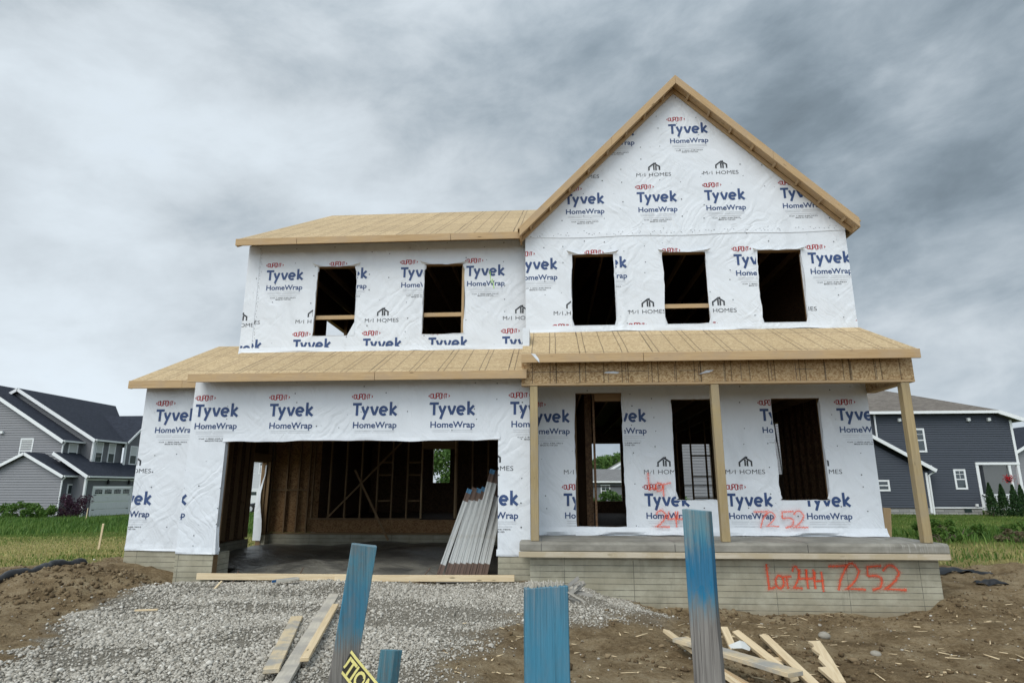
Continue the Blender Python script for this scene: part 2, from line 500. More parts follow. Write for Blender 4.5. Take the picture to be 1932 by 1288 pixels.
def board_end_mat():
    m, t = new_mat('white_form_board')
    u = objn(t)
    z = t.n('ShaderNodeSeparateXYZ', {0: u}).outputs[2]       # board length runs along local z, 0 at the foot
    n = t.noise(t.mapping(u, sc=(30, 30, 1.2)), 1.0, 5, .65)
    base = t.mix(t.mr(n, .3, .7), (.36, .37, .36), (.60, .61, .60))
    dirt = t.mr(t.noise(u, 5, 4), .5, .72)
    base = t.mix(t.math('MULTIPLY', dirt, .4), base, (.30, .27, .22))
    e1 = t.mr(z, .215, .235, 1, 0)
    top = t.n('ShaderNodeAttribute', attribute_name='endcap').outputs['Fac']
    brown = t.mix(n, (.085, .055, .042), (.17, .115, .09))
    col = t.mix(t.math('MAXIMUM', e1, t.mr(top, .4, .6)), base, brown)
    blue = t.mr(top, .80, .9)
    col = t.mix(t.math('MULTIPLY', blue, .8), col, (.06, .20, .34))
    finish(t, col, .6, bump=n, strength=.2, dist=.004, spec=.3)
    return m


M['form_board'] = board_end_mat()


def sheet_mat():
    m, t = new_mat('vapour_sheet')
    u = objn(t)
    n = t.noise(u, 1.4, 6, .6, .5)
    col = t.mix(t.mr(n, .35, .65), (.085, .082, .074), (.21, .198, .168))
    gravel = t.mr(t.n('ShaderNodeSeparateXYZ', {0: u}).outputs[1], .25, .7, 1, 0)
    col = t.mix(gravel, col, t.mix(t.noise(u, 30, 4), (.12, .11, .095), (.27, .25, .215)))
    finish(t, col, t.mix(gravel, .35, .9), bump=t.noise(t.mapping(u, rot=(0, 0, .4), sc=(1, 2.2, 1)), 3, 6, .6, .6), strength=.7, dist=.08, spec=.5)
    return m


M['sheet'] = sheet_mat()


# ------------------------------------------------------------------ mesh helpers
class MB:
    def __init__(s):
        s.v, s.f, s.m, s.e = [], [], [], []      # verts, faces, material index, per-vertex edge value

    def poly(s, pts, mat=0, e=None):
        i = len(s.v)
        s.v += [tuple(p) for p in pts]
        s.e += list(e) if e else [1.0]*len(pts)
        s.f.append(tuple(range(i, i+len(pts))))
        s.m.append(mat)

    def raw(s, verts, faces, mat=0):
        i = len(s.v)
        s.v += [tuple(p) for p in verts]
        s.e += [1.0]*len(verts)
        for f in faces:
            s.f.append(tuple(i+k for k in f))
            s.m.append(mat)

    def box(s, x0, x1, y0, y1, z0, z1, mat=0):
        v = [(x, y, z) for z in (z0, z1) for y in (y0, y1) for x in (x0, x1)]
        s.raw(v, [(0, 2, 3, 1), (4, 5, 7, 6), (0, 1, 5, 4), (2, 6, 7, 3), (0, 4, 6, 2), (1, 3, 7, 5)], mat)

    def board(s, p0, p1, wide, thick, up=(0, 0, 1), mat=0, roll=0.0):
        """plank from p0 to p1 (centre line); `up` is roughly normal to its wide face"""
        p0, p1 = Vector(p0), Vector(p1)
        a = (p1-p0).normalized()
        b = Vector(up).cross(a).normalized()
        n = a.cross(b).normalized()
        if roll:
            q = Matrix.Rotation(roll, 3, a)
            b, n = q @ b, q @ n
        v = []
        for p in (p0, p1):
            for sb, sn in ((-1, -1), (1, -1), (1, 1), (-1, 1)):
                v.append(p + b*(sb*wide/2) + n*(sn*thick/2))
        s.raw(v, [(3, 2, 1, 0), (4, 5, 6, 7), (0, 1, 5, 4), (1, 2, 6, 5), (2, 3, 7, 6), (3, 0, 4, 7)], mat)

    def prism(s, pts, vec, mat=0):
        """extrude polygon pts by vec"""
        pts = [Vector(p) for p in pts]
        vec = Vector(vec)
        n = len(pts)
        v = pts + [p+vec for p in pts]
        fs = [tuple(range(n-1, -1, -1)), tuple(range(n, 2*n))]
        fs += [(i, (i+1) % n, n+(i+1) % n, n+i) for i in range(n)]
        s.raw(v, fs, mat)

    def tube(s, path, r, n=8, mat=0, cap=True):
        path = [Vector(p) for p in path]
        rs = r if hasattr(r, '__len__') else [r]*len(path)
        rings = []
        for i, p in enumerate(path):
            a = (path[min(i+1, len(path)-1)] - path[max(i-1, 0)]).normalized()
            u = a.orthogonal().normalized() if abs(a.z) > .9 else Vector((0, 0, 1)).cross(a).normalized()
            wv = a.cross(u)
            rings.append([p + (u*math.cos(2*PI*k/n) + wv*math.sin(2*PI*k/n))*rs[i] for k in range(n)])
        i0 = [q for r_ in rings for q in r_]
        fs = [(i*n+k, i*n+(k+1) % n, (i+1)*n+(k+1) % n, (i+1)*n+k) for i in range(len(path)-1) for k in range(n)]
        if cap:
            fs += [tuple(range(n-1, -1, -1)), tuple((len(path)-1)*n+k for k in range(n))]
        s.raw(i0, fs, mat)

    def stroke(s, pts, wd, mat, place, lift=0.0, soft=False):
        """flat ribbon along 2D polyline; place(x, z, lift) -> 3D"""
        pts = [Vector(p) for p in pts]
        n = len(pts)
        closed = n > 2 and (pts[0]-pts[-1]).length < 1e-6
        off = []
        for i in range(n):
            if closed:
                a = (pts[i]-pts[i-1 if i else n-2]).normalized()
                b = (pts[i+1 if i < n-1 else 1]-pts[i]).normalized()
            else:
                a = (pts[i]-pts[max(i-1, 0)]).normalized() if i else (pts[1]-pts[0]).normalized()
                b = (pts[min(i+1, n-1)]-pts[i]).normalized() if i < n-1 else a
            na, nb = Vector((-a.y, a.x)), Vector((-b.y, b.x))
            m = (na+nb)
            m = m.normalized() if m.length > 1e-6 else na
            k = 1/max(.45, m.dot(na))
            off.append(m*(wd/2*k))
        for i in range(n-1):
            A, B = pts[i], pts[i+1]
            if soft:
                s.poly([place(*(A-off[i]), lift), place(*(B-off[i+1]), lift), place(*B, lift), place(*A, lift)], mat, (0, 0, 1, 1))
                s.poly([place(*A, lift), place(*B, lift), place(*(B+off[i+1]), lift), place(*(A+off[i]), lift)], mat, (1, 1, 0, 0))
            else:
                s.poly([place(*(A-off[i]), lift), place(*(B-off[i+1]), lift), place(*(B+off[i+1]), lift), place(*(A+off[i]), lift)], mat)

    def build(s, name, mats, parent=None, uv='face', smooth=False, bevel=0.0, edge=False, origin=None):
        me = bpy.data.meshes.new(name)
        vv = s.v
        if origin is not None:
            vv = [(a-origin[0], b-origin[1], c-origin[2]) for a, b, c in vv]
        me.from_pydata(vv, [], s.f)
        if not isinstance(mats, (list, tuple)):
            mats = [mats]
        for m in mats:
            me.materials.append(M[m] if isinstance(m, str) else m)
        me.polygons.foreach_set('material_index', s.m)
        if smooth:
            me.polygons.foreach_set('use_smooth', [True]*len(s.f))
        if edge:
            ca = me.color_attributes.new('edge', 'FLOAT_COLOR', 'POINT')
            ca.data.foreach_set('color', [q for e in s.e for q in (e, e, e, 1)])
        auto_uv(me, uv)
        o = bpy.data.objects.new(name, me)
        COL.objects.link(o)
        if origin is not None:
            o.location = origin
        if parent is not None:
            o.parent = parent
            o.location = Vector(origin or (0, 0, 0)) - wloc(parent)
        if bevel:
            b = o.modifiers.new('bevel', 'BEVEL')
            b.width = bevel
            b.segments = 1
            b.limit_method = 'ANGLE'
        return o


def wloc(o):
    v = Vector(o.location)
    while o.parent:
        o = o.parent
        v += o.location
    return v


def auto_uv(me, mode='face'):
    """UVs in metres: u along the face's horizontal tangent ('face') or along its longest edge ('long')"""
    uvl = me.uv_layers.new(name='UVMap').data
    Z = Vector((0, 0, 1))
    for p in me.polygons:
        n = p.normal
        vs_ = [me.vertices[i].co for i in p.vertices]
        if mode == 'long':
            best, t = 0, Vector((1, 0, 0))
            for i in range(len(vs_)):
                e = vs_[i]-vs_[i-1]
                if e.length > best:
                    best, t = e.length, e
            t = t.normalized()
            if (t.x+t.y*.9+t.z*.8) < 0:
                t = -t
        else:
            t = Z.cross(n)
            t = Vector((1, 0, 0)) if t.length < .05 else t.normalized()
        b = n.cross(t)
        for li, q in zip(p.loop_indices, vs_):
            uvl[li].uv = (q.dot(t), q.dot(b))


def empty(name, loc, label, cat, group=None):
    o = bpy.data.objects.new(name, None)
    COL.objects.link(o)
    o.location = loc
    o.empty_display_size = .2
    return tag(o, label, cat, group)


def tag(o, label, cat, group=None):
    o['label'] = label
    o['category'] = cat
    if group:
        o['group'] = group
    return o


def kind(o, k):
    o['kind'] = k
    return o


def np_mesh(name, verts, faces, mat, attrs=None, parent=None, smooth=False):
    """fast mesh from numpy: verts (N,3), faces (M,k)"""
    me = bpy.data.meshes.new(name)
    k = faces.shape[1]
    me.vertices.add(len(verts))
    me.vertices.foreach_set('co', np.asarray(verts, np.float32).ravel())
    me.loops.add(faces.size)
    me.loops.foreach_set('vertex_index', faces.astype(np.int32).ravel())
    me.polygons.add(len(faces))
    me.polygons.foreach_set('loop_start', np.arange(0, faces.size, k, dtype=np.int32))
    me.polygons.foreach_set('loop_total', np.full(len(faces), k, np.int32))
    if smooth:
        me.polygons.foreach_set('use_smooth', np.ones(len(faces), bool))
    me.update(calc_edges=True)
    for an, av in (attrs or {}).items():
        a = me.attributes.new(an, 'FLOAT', 'POINT')
        a.data.foreach_set('value', np.asarray(av, np.float32))
    me.materials.append(M[mat])
    o = bpy.data.objects.new(name, me)
    COL.objects.link(o)
    if parent is not None:
        o.parent = parent
        o.location = -wloc(parent)
    return o


# ------------------------------------------------------------------ ground
CTRL = np.array([
    (-6.85, .4, .03), (-7.4, -.3, .02), (-6.2, -.4, -.06), (-5.6, -.15, -.19), (-5.1, -.3, -.15), (-2, -.25, -.12), (.2, -.25, -.10), (.7, -.5, -.06), (1.3, -.55, -.14), (1.9, -.5, -.30),
    (2.7, -.4, -.47), (4.2, -.4, -.53), (6.1, -.4, -.54), (6.5, -.3, -.46), (6.95, -.4, -.30), (7.3, .5, -.17), (8.2, .8, -.2), (8.6, 2.2, -.17), (10, 2.6, -.06), (10, 5, -.05),
    (-8, 1, .06), (-10, 1.2, .02), (-7.4, -1.2, -.02), (-9, -2.5, -.15), (-7, -2.4, -.2), (-5.4, -2.2, -.22), (-5, -3.6, -.26), (-3, -3, -.21), (-3, -1.5, -.16), (0, -3, -.24), (0, -1.5, -.17),
    (1.5, -3, -.34), (3, -3, -.42), (3, -1.6, -.47), (5, -2.2, -.47), (6, -3, -.43), (8, -1.5, -.36), (0, -6, -.32), (-4, -6, -.33), (4, -6, -.4), (0, -10.7, -.3), (-12, 6, -.12), (-13, 14, -.3),
    (-22, 16, -.5), (-30, 33, -.8), (-36, 38, -.92), (-36, 44, -.92), (-48, 36, -.85), (-40, 20, -.6), (12, 8, -.02), (15, 14, -.12), (20, 26, -.12), (24, 26, -.14), (28, 26, -.2), (35, 40, -.2), (0, 14, -.1), (0, 30, -.2),
    (-10, 30, -.5), (-18, 60, -.9), (0, 60, -.3), (-3, 3, -.35), (-5, 4, -.35), (3, 5, -.3), (12, -9, -.4), (-12, -9, -.35), (-30, -10, -.5), (30, -5, -.3), (45, 20, -.2), (80, 80, -.4), (-90, 60, -.9), (0, 150, -.6),
    (-80, -40, -.6), (80, -60, -.6), (0, -60, -.6)])


def base_h(x, y):
    x = np.asarray(x, float)
    y = np.asarray(y, float)
    num = np.zeros_like(x)
    den = np.zeros_like(x)
    for cx_, cy_, cz_ in CTRL:
        wt = 1/((x-cx_)**2+(y-cy_)**2+.03)**1.6
        num += wt*cz_
        den += wt
    return num/den


def vnoise(x, y, seed):
    """value noise, vectorised"""
    xi, yi = np.floor(x).astype(int), np.floor(y).astype(int)
    fx, fy = x-xi, y-yi
    fx, fy = fx*fx*(3-2*fx), fy*fy*(3-2*fy)

    def h(a, b):
        v = np.sin(a*127.1+b*311.7+seed*74.7)*43758.5453
        return v-np.floor(v)
    return (h(xi, yi)*(1-fx)+h(xi+1, yi)*fx)*(1-fy)+(h(xi, yi+1)*(1-fx)+h(xi+1, yi+1)*fx)*fy


GRAVEL = [(-5.35, -.02), (-5.42, -1.4), (-5.35, -2.2), (-5.1, -3.0), (-4.65, -3.7), (-4.35, -4.3), (-4.7, -5.2), (-6.0, -7.5), (-.4, -7.5), (-.25, -4.9), (-.1, -4.0), (.05, -3.0), (.6, -2.15), (1.3, -2.0), (1.9, -1.75),
          (2.5, -1.15), (2.0, -.25), (.5, -.24), (.42, -.02)]


def inside(poly, x, y):
    r = np.zeros(x.shape, bool)
    n = len(poly)
    for i in range(n):
        (x1, y1), (x2, y2) = poly[i], poly[i-1]
        c = ((y1 > y) != (y2 > y)) & (x < (x2-x1)*(y-y1)/((y2-y1) if y2 != y1 else 1e-9)+x1)
        r ^= c
    return r


def poly_dist(poly, x, y):
    dmin = np.full(x.shape, 1e9)
    n = len(poly)
    for i in range(n):
        (x1, y1), (x2, y2) = poly[i], poly[i-1]
        ex, ey = x2-x1, y2-y1
        tt = np.clip(((x-x1)*ex+(y-y1)*ey)/(ex*ex+ey*ey+1e-9), 0, 1)
        dmin = np.minimum(dmin, np.hypot(x-x1-tt*ex, y-y1-tt*ey))
    return dmin


def gravel_amt(x, y):
    sd = np.where(inside(GRAVEL, x, y), 1, -1)*poly_dist(GRAVEL, x, y)
    sd = sd+(vnoise(x*2.1, y*2.1, 4)-.5)*.45+(vnoise(x*6, y*6, 5)-.5)*.3
    wdt = np.where((x > -.8) & (y < -1.2), .95, .28)
    return np.clip(sd/wdt+.5, 0, 1)


def grass_amt(x, y):
    # lawn starts behind the bare building plot
    edge = np.where(x < -3, np.interp(x, [-40, -9.5, -8.4, -7.5, -6.8], [.2, .35, .2, 1.3, 2.4]), np.interp(x, [6.5, 7.6, 9, 10, 14, 40], [6.5, 4.6, 3.0, 2.5, 1.4, 0]))
    sd = y-edge+(vnoise(x*1.3, y*1.3, 8)-.5)*.9+(vnoise(x*5, y*5, 9)-.5)*.4
    back = (y > 11.3)
    g = np.clip(sd/.3+.5, 0, 1)
    inner = (x > -6.9) & (x < 6.9) & (y < 11)
    g = np.where(inner & ~back, 0, g)
    return g


def rough_h(x, y):
    g = gravel_amt(x, y)
    ls = grass_amt(x, y)
    h = base_h(x, y)
    near = np.clip(1-(np.hypot(x, y+3)-12)/8, 0, 1)
    cl = (vnoise(x*1.7, y*1.7, 1)-.5)*.09+(np.abs(vnoise(x*4.5, y*4.5, 2)-.5))*.10+(vnoise(x*11, y*11, 3)-.5)*.045
    # heaped soil beside the garage
    heap = np.exp(-(((x+6.5)/1.1)**2+((y+.9)/1.0)**2))
    h = h+cl*(1-g)*(1-ls*.8)*near*(.65+heap)+heap*.09
    rut = np.sin((x*.35+y*1.0)*5.2+vnoise(x*.6, y*.6, 12)*5)*.030*np.clip((x-1)/2, 0, 1)*(1-ls)*near
    return h+g*(vnoise(x*1.4, y*1.4, 6)-.5)*.06+rut


def axis(lo, hi, a, b, step, grow=1.16):
    core = list(np.arange(a, b+1e-6, step))
    l, st = [a], step
    while l[-1] > lo:
        st *= grow
        l.append(l[-1]-st)
    r, st = [b], step
    while r[-1] < hi:
        st *= grow
        r.append(r[-1]+st)
    return np.array(l[:0:-1]+core+r[1:])


gx = axis(-700, 700, -10, 11, .055)
gy = axis(-300, 900, -7.5, 4, .055)
GX, GY = np.meshgrid(gx, gy)
GZ = rough_h(GX.ravel(), GY.ravel())
nx, ny = len(gx), len(gy)
idx = np.arange(nx*ny).reshape(ny, nx)
faces = np.stack([idx[:-1, :-1], idx[:-1, 1:], idx[1:, 1:], idx[1:, :-1]], -1).reshape(-1, 4)
xr, yr_ = GX.ravel(), GY.ravel()
gg = grass_amt(xr, yr_)
dry = np.clip(1.5-1.5*np.abs(yr_-np.where(xr < 0, 4.0, 4.2))/np.where(xr < 0, 8.0, 3.6), 0, 1)*np.clip(.5+vnoise(xr*.5, yr_*1.8, 15)*.8, 0, 1)
ground = np_mesh('ground', np.stack([xr, yr_, GZ], 1), faces, 'ground', {'gravel': gravel_amt(xr, yr_), 'grass': gg, 'dry': np.clip(dry, 0, 1)}, smooth=True)
kind(ground, 'structure')

# stones: one base icosahedron, squashed and turned per stone
PHI = (1+5**.5)/2
ICO = np.array([(-1, PHI, 0), (1, PHI, 0), (-1, -PHI, 0), (1, -PHI, 0), (0, -1, PHI), (0, 1, PHI), (0, -1, -PHI), (0, 1, -PHI), (PHI, 0, -1), (PHI, 0, 1), (-PHI, 0, -1), (-PHI, 0, 1)])/1.9
ICOF = np.array([(0, 11, 5), (0, 5, 1), (0, 1, 7), (0, 7, 10), (0, 10, 11), (1, 5, 9), (5, 11, 4), (11, 10, 2), (10, 7, 6), (7, 1, 8), (3, 9, 4), (3, 4, 2), (3, 2, 6), (3, 6, 8), (3, 8, 9), (4, 9, 5), (2, 4, 11), (6, 2, 10), (8, 6, 7), (9, 8, 1)])


def scatter_stones(name, x, y, size, mat, tone, sink=.2, flatz=.65, jitter=.28):
    n = len(x)
    z = rough_h(x, y)
    sc = size[:, None]*np.stack([rng.uniform(.75, 1.25, n), rng.uniform(.65, 1.05, n), rng.uniform(flatz*.8, flatz*1.2, n)], 1)
    v = ICO[None]*(1+rng.uniform(-jitter, jitter, (n, 12, 1)))*sc[:, None, :]
    # random tilt then yaw
    a = rng.normal(0, .35, n)
    ca, sa = np.cos(a)[:, None], np.sin(a)[:, None]
    v = np.stack([v[..., 0], v[..., 1]*ca-v[..., 2]*sa, v[..., 1]*sa+v[..., 2]*ca], -1)
    b = rng.uniform(0, 2*PI, n)
    cb, sb = np.cos(b)[:, None], np.sin(b)[:, None]
    v = np.stack([v[..., 0]*cb-v[..., 1]*sb, v[..., 0]*sb+v[..., 1]*cb, v[..., 2]], -1)
    v += np.stack([x, y, z+size*(flatz-sink)], 1)[:, None, :]
    f = (ICOF[None]+(np.arange(n)*12)[:, None, None]).reshape(-1, 3)
    return kind(np_mesh(name, v.reshape(-1, 3), f, mat, {'tone': np.repeat(tone, 12)}), 'stuff')


N = 150000
sx = rng.uniform(-6.2, 2.7, N)
sy = rng.uniform(-5.6, -.03, N)
keep = rng.uniform(0, 1, N) < gravel_amt(sx, sy)**1.5
# thinner, more fines towards the right end and the wheel tracks
tr = .22+.78*np.clip((vnoise(sx*.8, sy*1.9, 21)-.30)/.22, 0, 1)
keep &= rng.uniform(0, 1, N) < tr
sx, sy = sx[keep], sy[keep]
near = np.clip((-sy-1)/4, 0, 1)
ss = rng.lognormal(math.log(.0128), .38, len(sx))*(1-.10*near)*np.interp(sx, [-2, .8], [1.0, .72])
scatter_stones('gravel', sx, sy, np.clip(ss, .006, .038), 'stone', np.clip(rng.normal(.47, .21, len(sx)), 0, 1), jitter=.34)

N = 26000
cx_ = rng.uniform(-9.5, 10, N)
cy_ = rng.uniform(-5.4, 3.2, N)
gm = gravel_amt(cx_, cy_)
lm = grass_amt(cx_, cy_)
heap = np.exp(-(((cx_+6.4)/1.5)**2+((cy_+1)/1.3)**2))+.55*np.exp(-(((cy_+.6)/.5)**2))*(cx_ > 2)+.6*np.exp(-(((cx_-3.3)/1.6)**2+((cy_+3.4)/1.0)**2))
k = (rng.uniform(0, 1, N) < (.25+heap)*(1-gm)*(1-lm)) & ~((cx_ > -6.9) & (cx_ < 6.95) & (cy_ > -.24)) & ~((cx_ > -6.9) & (cx_ < .5) & (cy_ > 0))
cx_, cy_, heap = cx_[k], cy_[k], heap[k]
cs = rng.lognormal(math.log(.0125), .5, len(cx_))*(.75+.75*heap)
scatter_stones('dirt_clods', cx_, cy_, np.clip(cs, .005, .055), 'clod', np.clip(rng.normal(.38, .18, len(cx_)), 0, .85), sink=.3, flatz=.75, jitter=.42)
N = 2600
px_ = rng.uniform(-9.5, 10, N)
py_ = rng.uniform(-5.4, 3, N)
k = (rng.uniform(0, 1, N) < (.7-.6*gravel_amt(px_, py_))*(1-grass_amt(px_, py_))) & ~((px_ > -6.9) & (px_ < 6.95) & (py_ > -.24)) & ~((px_ > -6.9) & (px_ < .5) & (py_ > 0))
px_, py_ = px_[k], py_[k]
scatter_stones('pebbles', px_, py_, np.clip(rng.lognormal(math.log(.008), .5, len(px_)), .004, .035), 'stone', np.clip(rng.normal(.42, .2, len(px_)), 0, 1), sink=.2)


# ------------------------------------------------------------------ lettering (own strokes + the built-in font)
_tc = {}


def text2d(s, size, bold=0.0):
    """list of polygons [(x, z), ...] of a line of text, origin at its left baseline"""
    key = (s, size, bold)
    if key not in _tc:
        cu = bpy.data.curves.new('lettering', 'FONT')
        cu.body = s
        cu.size = size
        cu.offset = bold
        cu.resolution_u = 3
        o = bpy.data.objects.new('lettering', cu)
        COL.objects.link(o)
        dg = bpy.context.evaluated_depsgraph_get()
        me = bpy.data.meshes.new_from_object(o.evaluated_get(dg))
        polys = [[(me.vertices[i].co.x, me.vertices[i].co.y) for i in p.vertices] for p in me.polygons]
        bpy.data.objects.remove(o)
        bpy.data.curves.remove(cu)
        bpy.data.meshes.remove(me)
        out = []
        for p in polys:
            a = sum(p[i-1][0]*p[i][1]-p[i][0]*p[i-1][1] for i in range(len(p)))
            out.append(p if a > 0 else p[::-1])
        xs = [q[0] for p in out for q in p]
        _tc[key] = (out, min(xs), max(xs))
    return _tc[key]


def put_text(mb, s, x, z, width, cap, mat, lift, bold=0.0):
    """text fitted to a width (m) and capital height (m)"""
    polys, a, b = text2d(s, 1.0, bold)
    zs = [q[1] for p in text2d('H', 1.0, bold)[0] for q in p]
    h = max(zs)-min(zs)
    kx, kz = width/(b-a), cap/h
    for p in polys:
        mb.poly([(x+(q[0]-a)*kx, z+q[1]*kz, lift) for q in p], mat)


P2 = lambda x, z, l: (x, z, l)


def arc(cx, cz, rx, rz, a0, a1, n=10):
    return [(cx+rx*math.cos(R(a0+(a1-a0)*i/n)), cz+rz*math.sin(R(a0+(a1-a0)*i/n))) for i in range(n+1)]


def bez(p0, p1, p2, n=7):
    return [tuple((1-t)**2*a+2*t*(1-t)*b+t*t*c for a, b, c in zip(p0, p1, p2)) for t in [i/n for i in range(n+1)]]


BIG = [  # the large five-letter word, capital height 1, origin at the top left of its T
    [(0, -.095), (.71, -.095)], [(.355, -.10), (.355, -1.0)],
    bez((.77, -.27), (.90, -.72), (1.06, -.88)), [(1.24, -.27), (1.02, -.86), (.86, -1.30)],
    bez((1.48, -.27), (1.60, -.70), (1.735, -.95)), bez((1.99, -.27), (1.88, -.70), (1.735, -.95)),
    [(2.20, -.63), (2.72, -.63)] , arc(2.46, -.63, .27, .30, 0, 312, 16),
    [(3.04, .07), (3.04, -.98)], [(3.46, -.27), (3.10, -.64), (3.50, -.98)]]
OVAL = dict(D=[[(0, 0), (0, 1), (.65, 1), (1, .8), (1, .2), (.65, 0), (0, 0)]], U=[[(0, 1), (0, .12), (.25, 0), (.75, 0), (1, .12), (1, 1)]],
            P=[[(0, 0), (0, 1), (.8, 1), (1, .88), (1, .58), (.8, .45), (0, .45)]], O=[[(.3, 0), (0, .15), (0, .85), (.3, 1), (.7, 1), (1, .85), (1, .15), (.7, 0), (.3, 0)]],
            N=[[(0, 0), (0, 1), (1, 0), (1, 1)]], T=[[(0, 1), (1, 1)], [(.5, 1), (.5, 0)]])
_bl = [0]


def block(mb, x, z):
    """one printed repeat; x, z = top left of the big word"""
    L = .0004*(_bl[0] % 3)
    _bl[0] += 1
    H = .227
    for i, st in enumerate(BIG):
        mb.stroke([(x+a*H, z+b*H) for a, b in st], .205*H, 1, P2, .0012+.00025*i)
    # red oval word
    xc, zc, hw = x+.164, z+.113, .150
    lw, n = .041, 6
    for i, ch in enumerate('DUPONT'):
        x0 = xc-hw+i*(2*hw+.004)/n
        for j, st in enumerate(OVAL[ch]):
            pts = []
            for a, b in st:
                X = x0+a*lw
                hh = .112*(1-.30*((X-xc)/hw)**2)
                pts.append((X, zc+(b-.5)*(hh-.014)))
            mb.stroke(pts, .0155, 2, P2, .0012+.0003*(i % 2)+.0003*j)
    for sgn in (-1, 1):
        p = [(xc+sgn*(hw+.047), zc, .0012), (xc+sgn*(hw+.016), zc-.030, .0012), (xc+sgn*(hw+.022), zc, .0012), (xc+sgn*(hw+.016), zc+.030, .0012)]
        mb.poly(p if sgn < 0 else p[::-1], 2)
    put_text(mb, 'HomeWrap', x+.020, z-.443, .785, .110, 1, .0012, .021)
    put_text(mb, 'R', x+.822, z-.222, .012, .012, 4, .0012)
    for k, (zz_, a, b) in enumerate([(-.497, .055, .36), (-.497, .39, .77), (-.530, .055, .34), (-.530, .37, .77), (-.578, .10, .70)]):
        mb.poly([(x+a, z+zz_, .0012), (x+b, z+zz_, .0012), (x+b, z+zz_+.009, .0012), (x+a, z+zz_+.009, .0012)], 4)
    put_text(mb, 'Call 1-800-448-9835', x+.125, z-.628, .55, .020, 3, .0012, .01)
    put_text(mb, 'MADE IN THE USA', x+.245, z-.668, .33, .026, 3, .0012, .01)


def emblem(mb, x, z):
    """builder's mark above an A row; x, z = top left of the big word below it"""
    put_text(mb, 'M', x+.015, z+.345, .085, .078, 3, .0012, -.004)
    mb.stroke([(x+.118, z+.352), (x+.158, z+.405)], .008, 3, P2, .0012)
    mb.stroke([(x+.190, z+.345), (x+.190, z+.423)], .012, 3, P2, .0012)
    put_text(mb, 'HOMES', x+.272, z+.345, .45, .078, 3, .0012, -.004)
    X, Zb = x+.262, z+.478
    for k, st in enumerate([[(.016, 0), (.016, .075), (.124, .160), (.232, .088), (.232, .004)], [(.118, .008), (.118, .130)], [(.160, .005), (.160, .112)]]):
        mb.stroke([(X+a, Zb+b) for a, b in st], .030, 3, P2, .0012+.0004*k)
    mb.poly([(X+.138, Zb+.155, .0012), (X+.166, Zb+.148, .0012), (X+.170, Zb+.176, .0012), (X+.142, Zb+.182, .0012)], 3)


PITCH, ROWS = 1.4384, 1.53


def printed(regions, holes):
    """regions: (convex outline, x0, z0): row A (with emblem) at x0+k*PITCH, z0; row B half a pitch over, ROWS higher"""
    out = MB()
    for outline, x0, z0 in regions:
        xs = [p[0] for p in outline]
        zs = [p[1] for p in outline]
        mb = MB()
        for r in range(-3, 8):
            zr = z0+r*ROWS
            if zr-.7 > max(zs) or zr+.7 < min(zs):
                continue
            for c in range(-9, 9):
                xr = x0+c*PITCH+(PITCH/2 if r % 2 else 0)+.045*math.sin(r*5.1+c*2.3)
                if xr-.05 > max(xs) or xr+.85 < min(xs):
                    continue
                block(mb, xr, zr)
                if r % 2 == 0:
                    emblem(mb, xr, zr)
        # cap nails along the studs
        xx = math.floor(min(xs)/.4064)*.4064
        while xx < max(xs):
            zz_ = min(zs)+.08
            while zz_ < max(zs):
                if random.random() < .62:
                    cx0, cz0, rr = xx+random.uniform(-.03, .03), zz_+random.uniform(-.10, .10), random.uniform(.009, .0145)
                    mb.poly([(cx0+rr*math.cos(k*PI/3), cz0+rr*math.sin(k*PI/3), .0028) for k in range(6)], 5)
                if random.random() < .2:
                    cx0, cz0 = xx+random.uniform(-.2, .2), zz_+random.uniform(-.2, .2)
                    mb.poly([(cx0, cz0, .0028), (cx0+.016, cz0-.004, .0028), (cx0+.016, cz0+.003, .0028), (cx0, cz0+.006, .0028)], 5)
                zz_ += random.uniform(.26, .46)
            xx += .4064
        bm = bmesh.new()
        for f, m in zip(mb.f, mb.m):
            try:
                bm.faces.new([bm.verts.new(mb.v[i]) for i in f]).material_index = m
            except ValueError:
                pass

        def cut(co, no, clear_out):
            bmesh.ops.bisect_plane(bm, geom=bm.verts[:]+bm.edges[:]+bm.faces[:], plane_co=co, plane_no=no, clear_outer=clear_out)
        n = len(outline)
        for i in range(n):
            a, b = outline[i], outline[(i+1) % n]
            e = Vector((b[0]-a[0], b[1]-a[1], 0))
            cut((a[0], a[1], 0), (e.y, -e.x, 0), True)
        for hx0, hx1, hz0, hz1 in holes:
            for co, no in (((hx0, 0, 0), (1, 0, 0)), ((hx1, 0, 0), (1, 0, 0)), ((0, hz0, 0), (0, 1, 0)), ((0, hz1, 0), (0, 1, 0))):
                cut(co, no, False)
            dead = [f for f in bm.faces if hx0 < f.calc_center_median().x < hx1 and hz0 < f.calc_center_median().y < hz1]
            bmesh.ops.delete(bm, geom=dead, context='FACES')
        bm.verts.index_update()
        for f in bm.faces:
            out.poly([tuple(v.co) for v in f.verts], f.material_index)
        bm.free()
    return out


# ------------------------------------------------------------------ walls
def front(Y):
    return lambda u, z, dep: (u, Y+dep, z)


def sideX(X, sgn):
    """wall in the plane x = X; sgn +1: outside faces +x, u runs along +y; -1: faces -x, u runs along -y (u = -y)"""
    return (lambda u, z, dep: (X-dep, u, z)) if sgn > 0 else (lambda u, z, dep: (X+dep, -u, z))


def pbox(mb, P, u0, u1, z0, z1, d0, d1, mat=0):
    """box in wall coordinates (d grows inwards)"""
    v = [P(u, z, dd) for z in (z0, z1) for dd in (d0, d1) for u in (u0, u1)]
    mb.raw(v, [(0, 2, 3, 1), (4, 5, 7, 6), (0, 1, 5, 4), (2, 6, 7, 3), (0, 4, 6, 2), (1, 3, 7, 5)], mat)


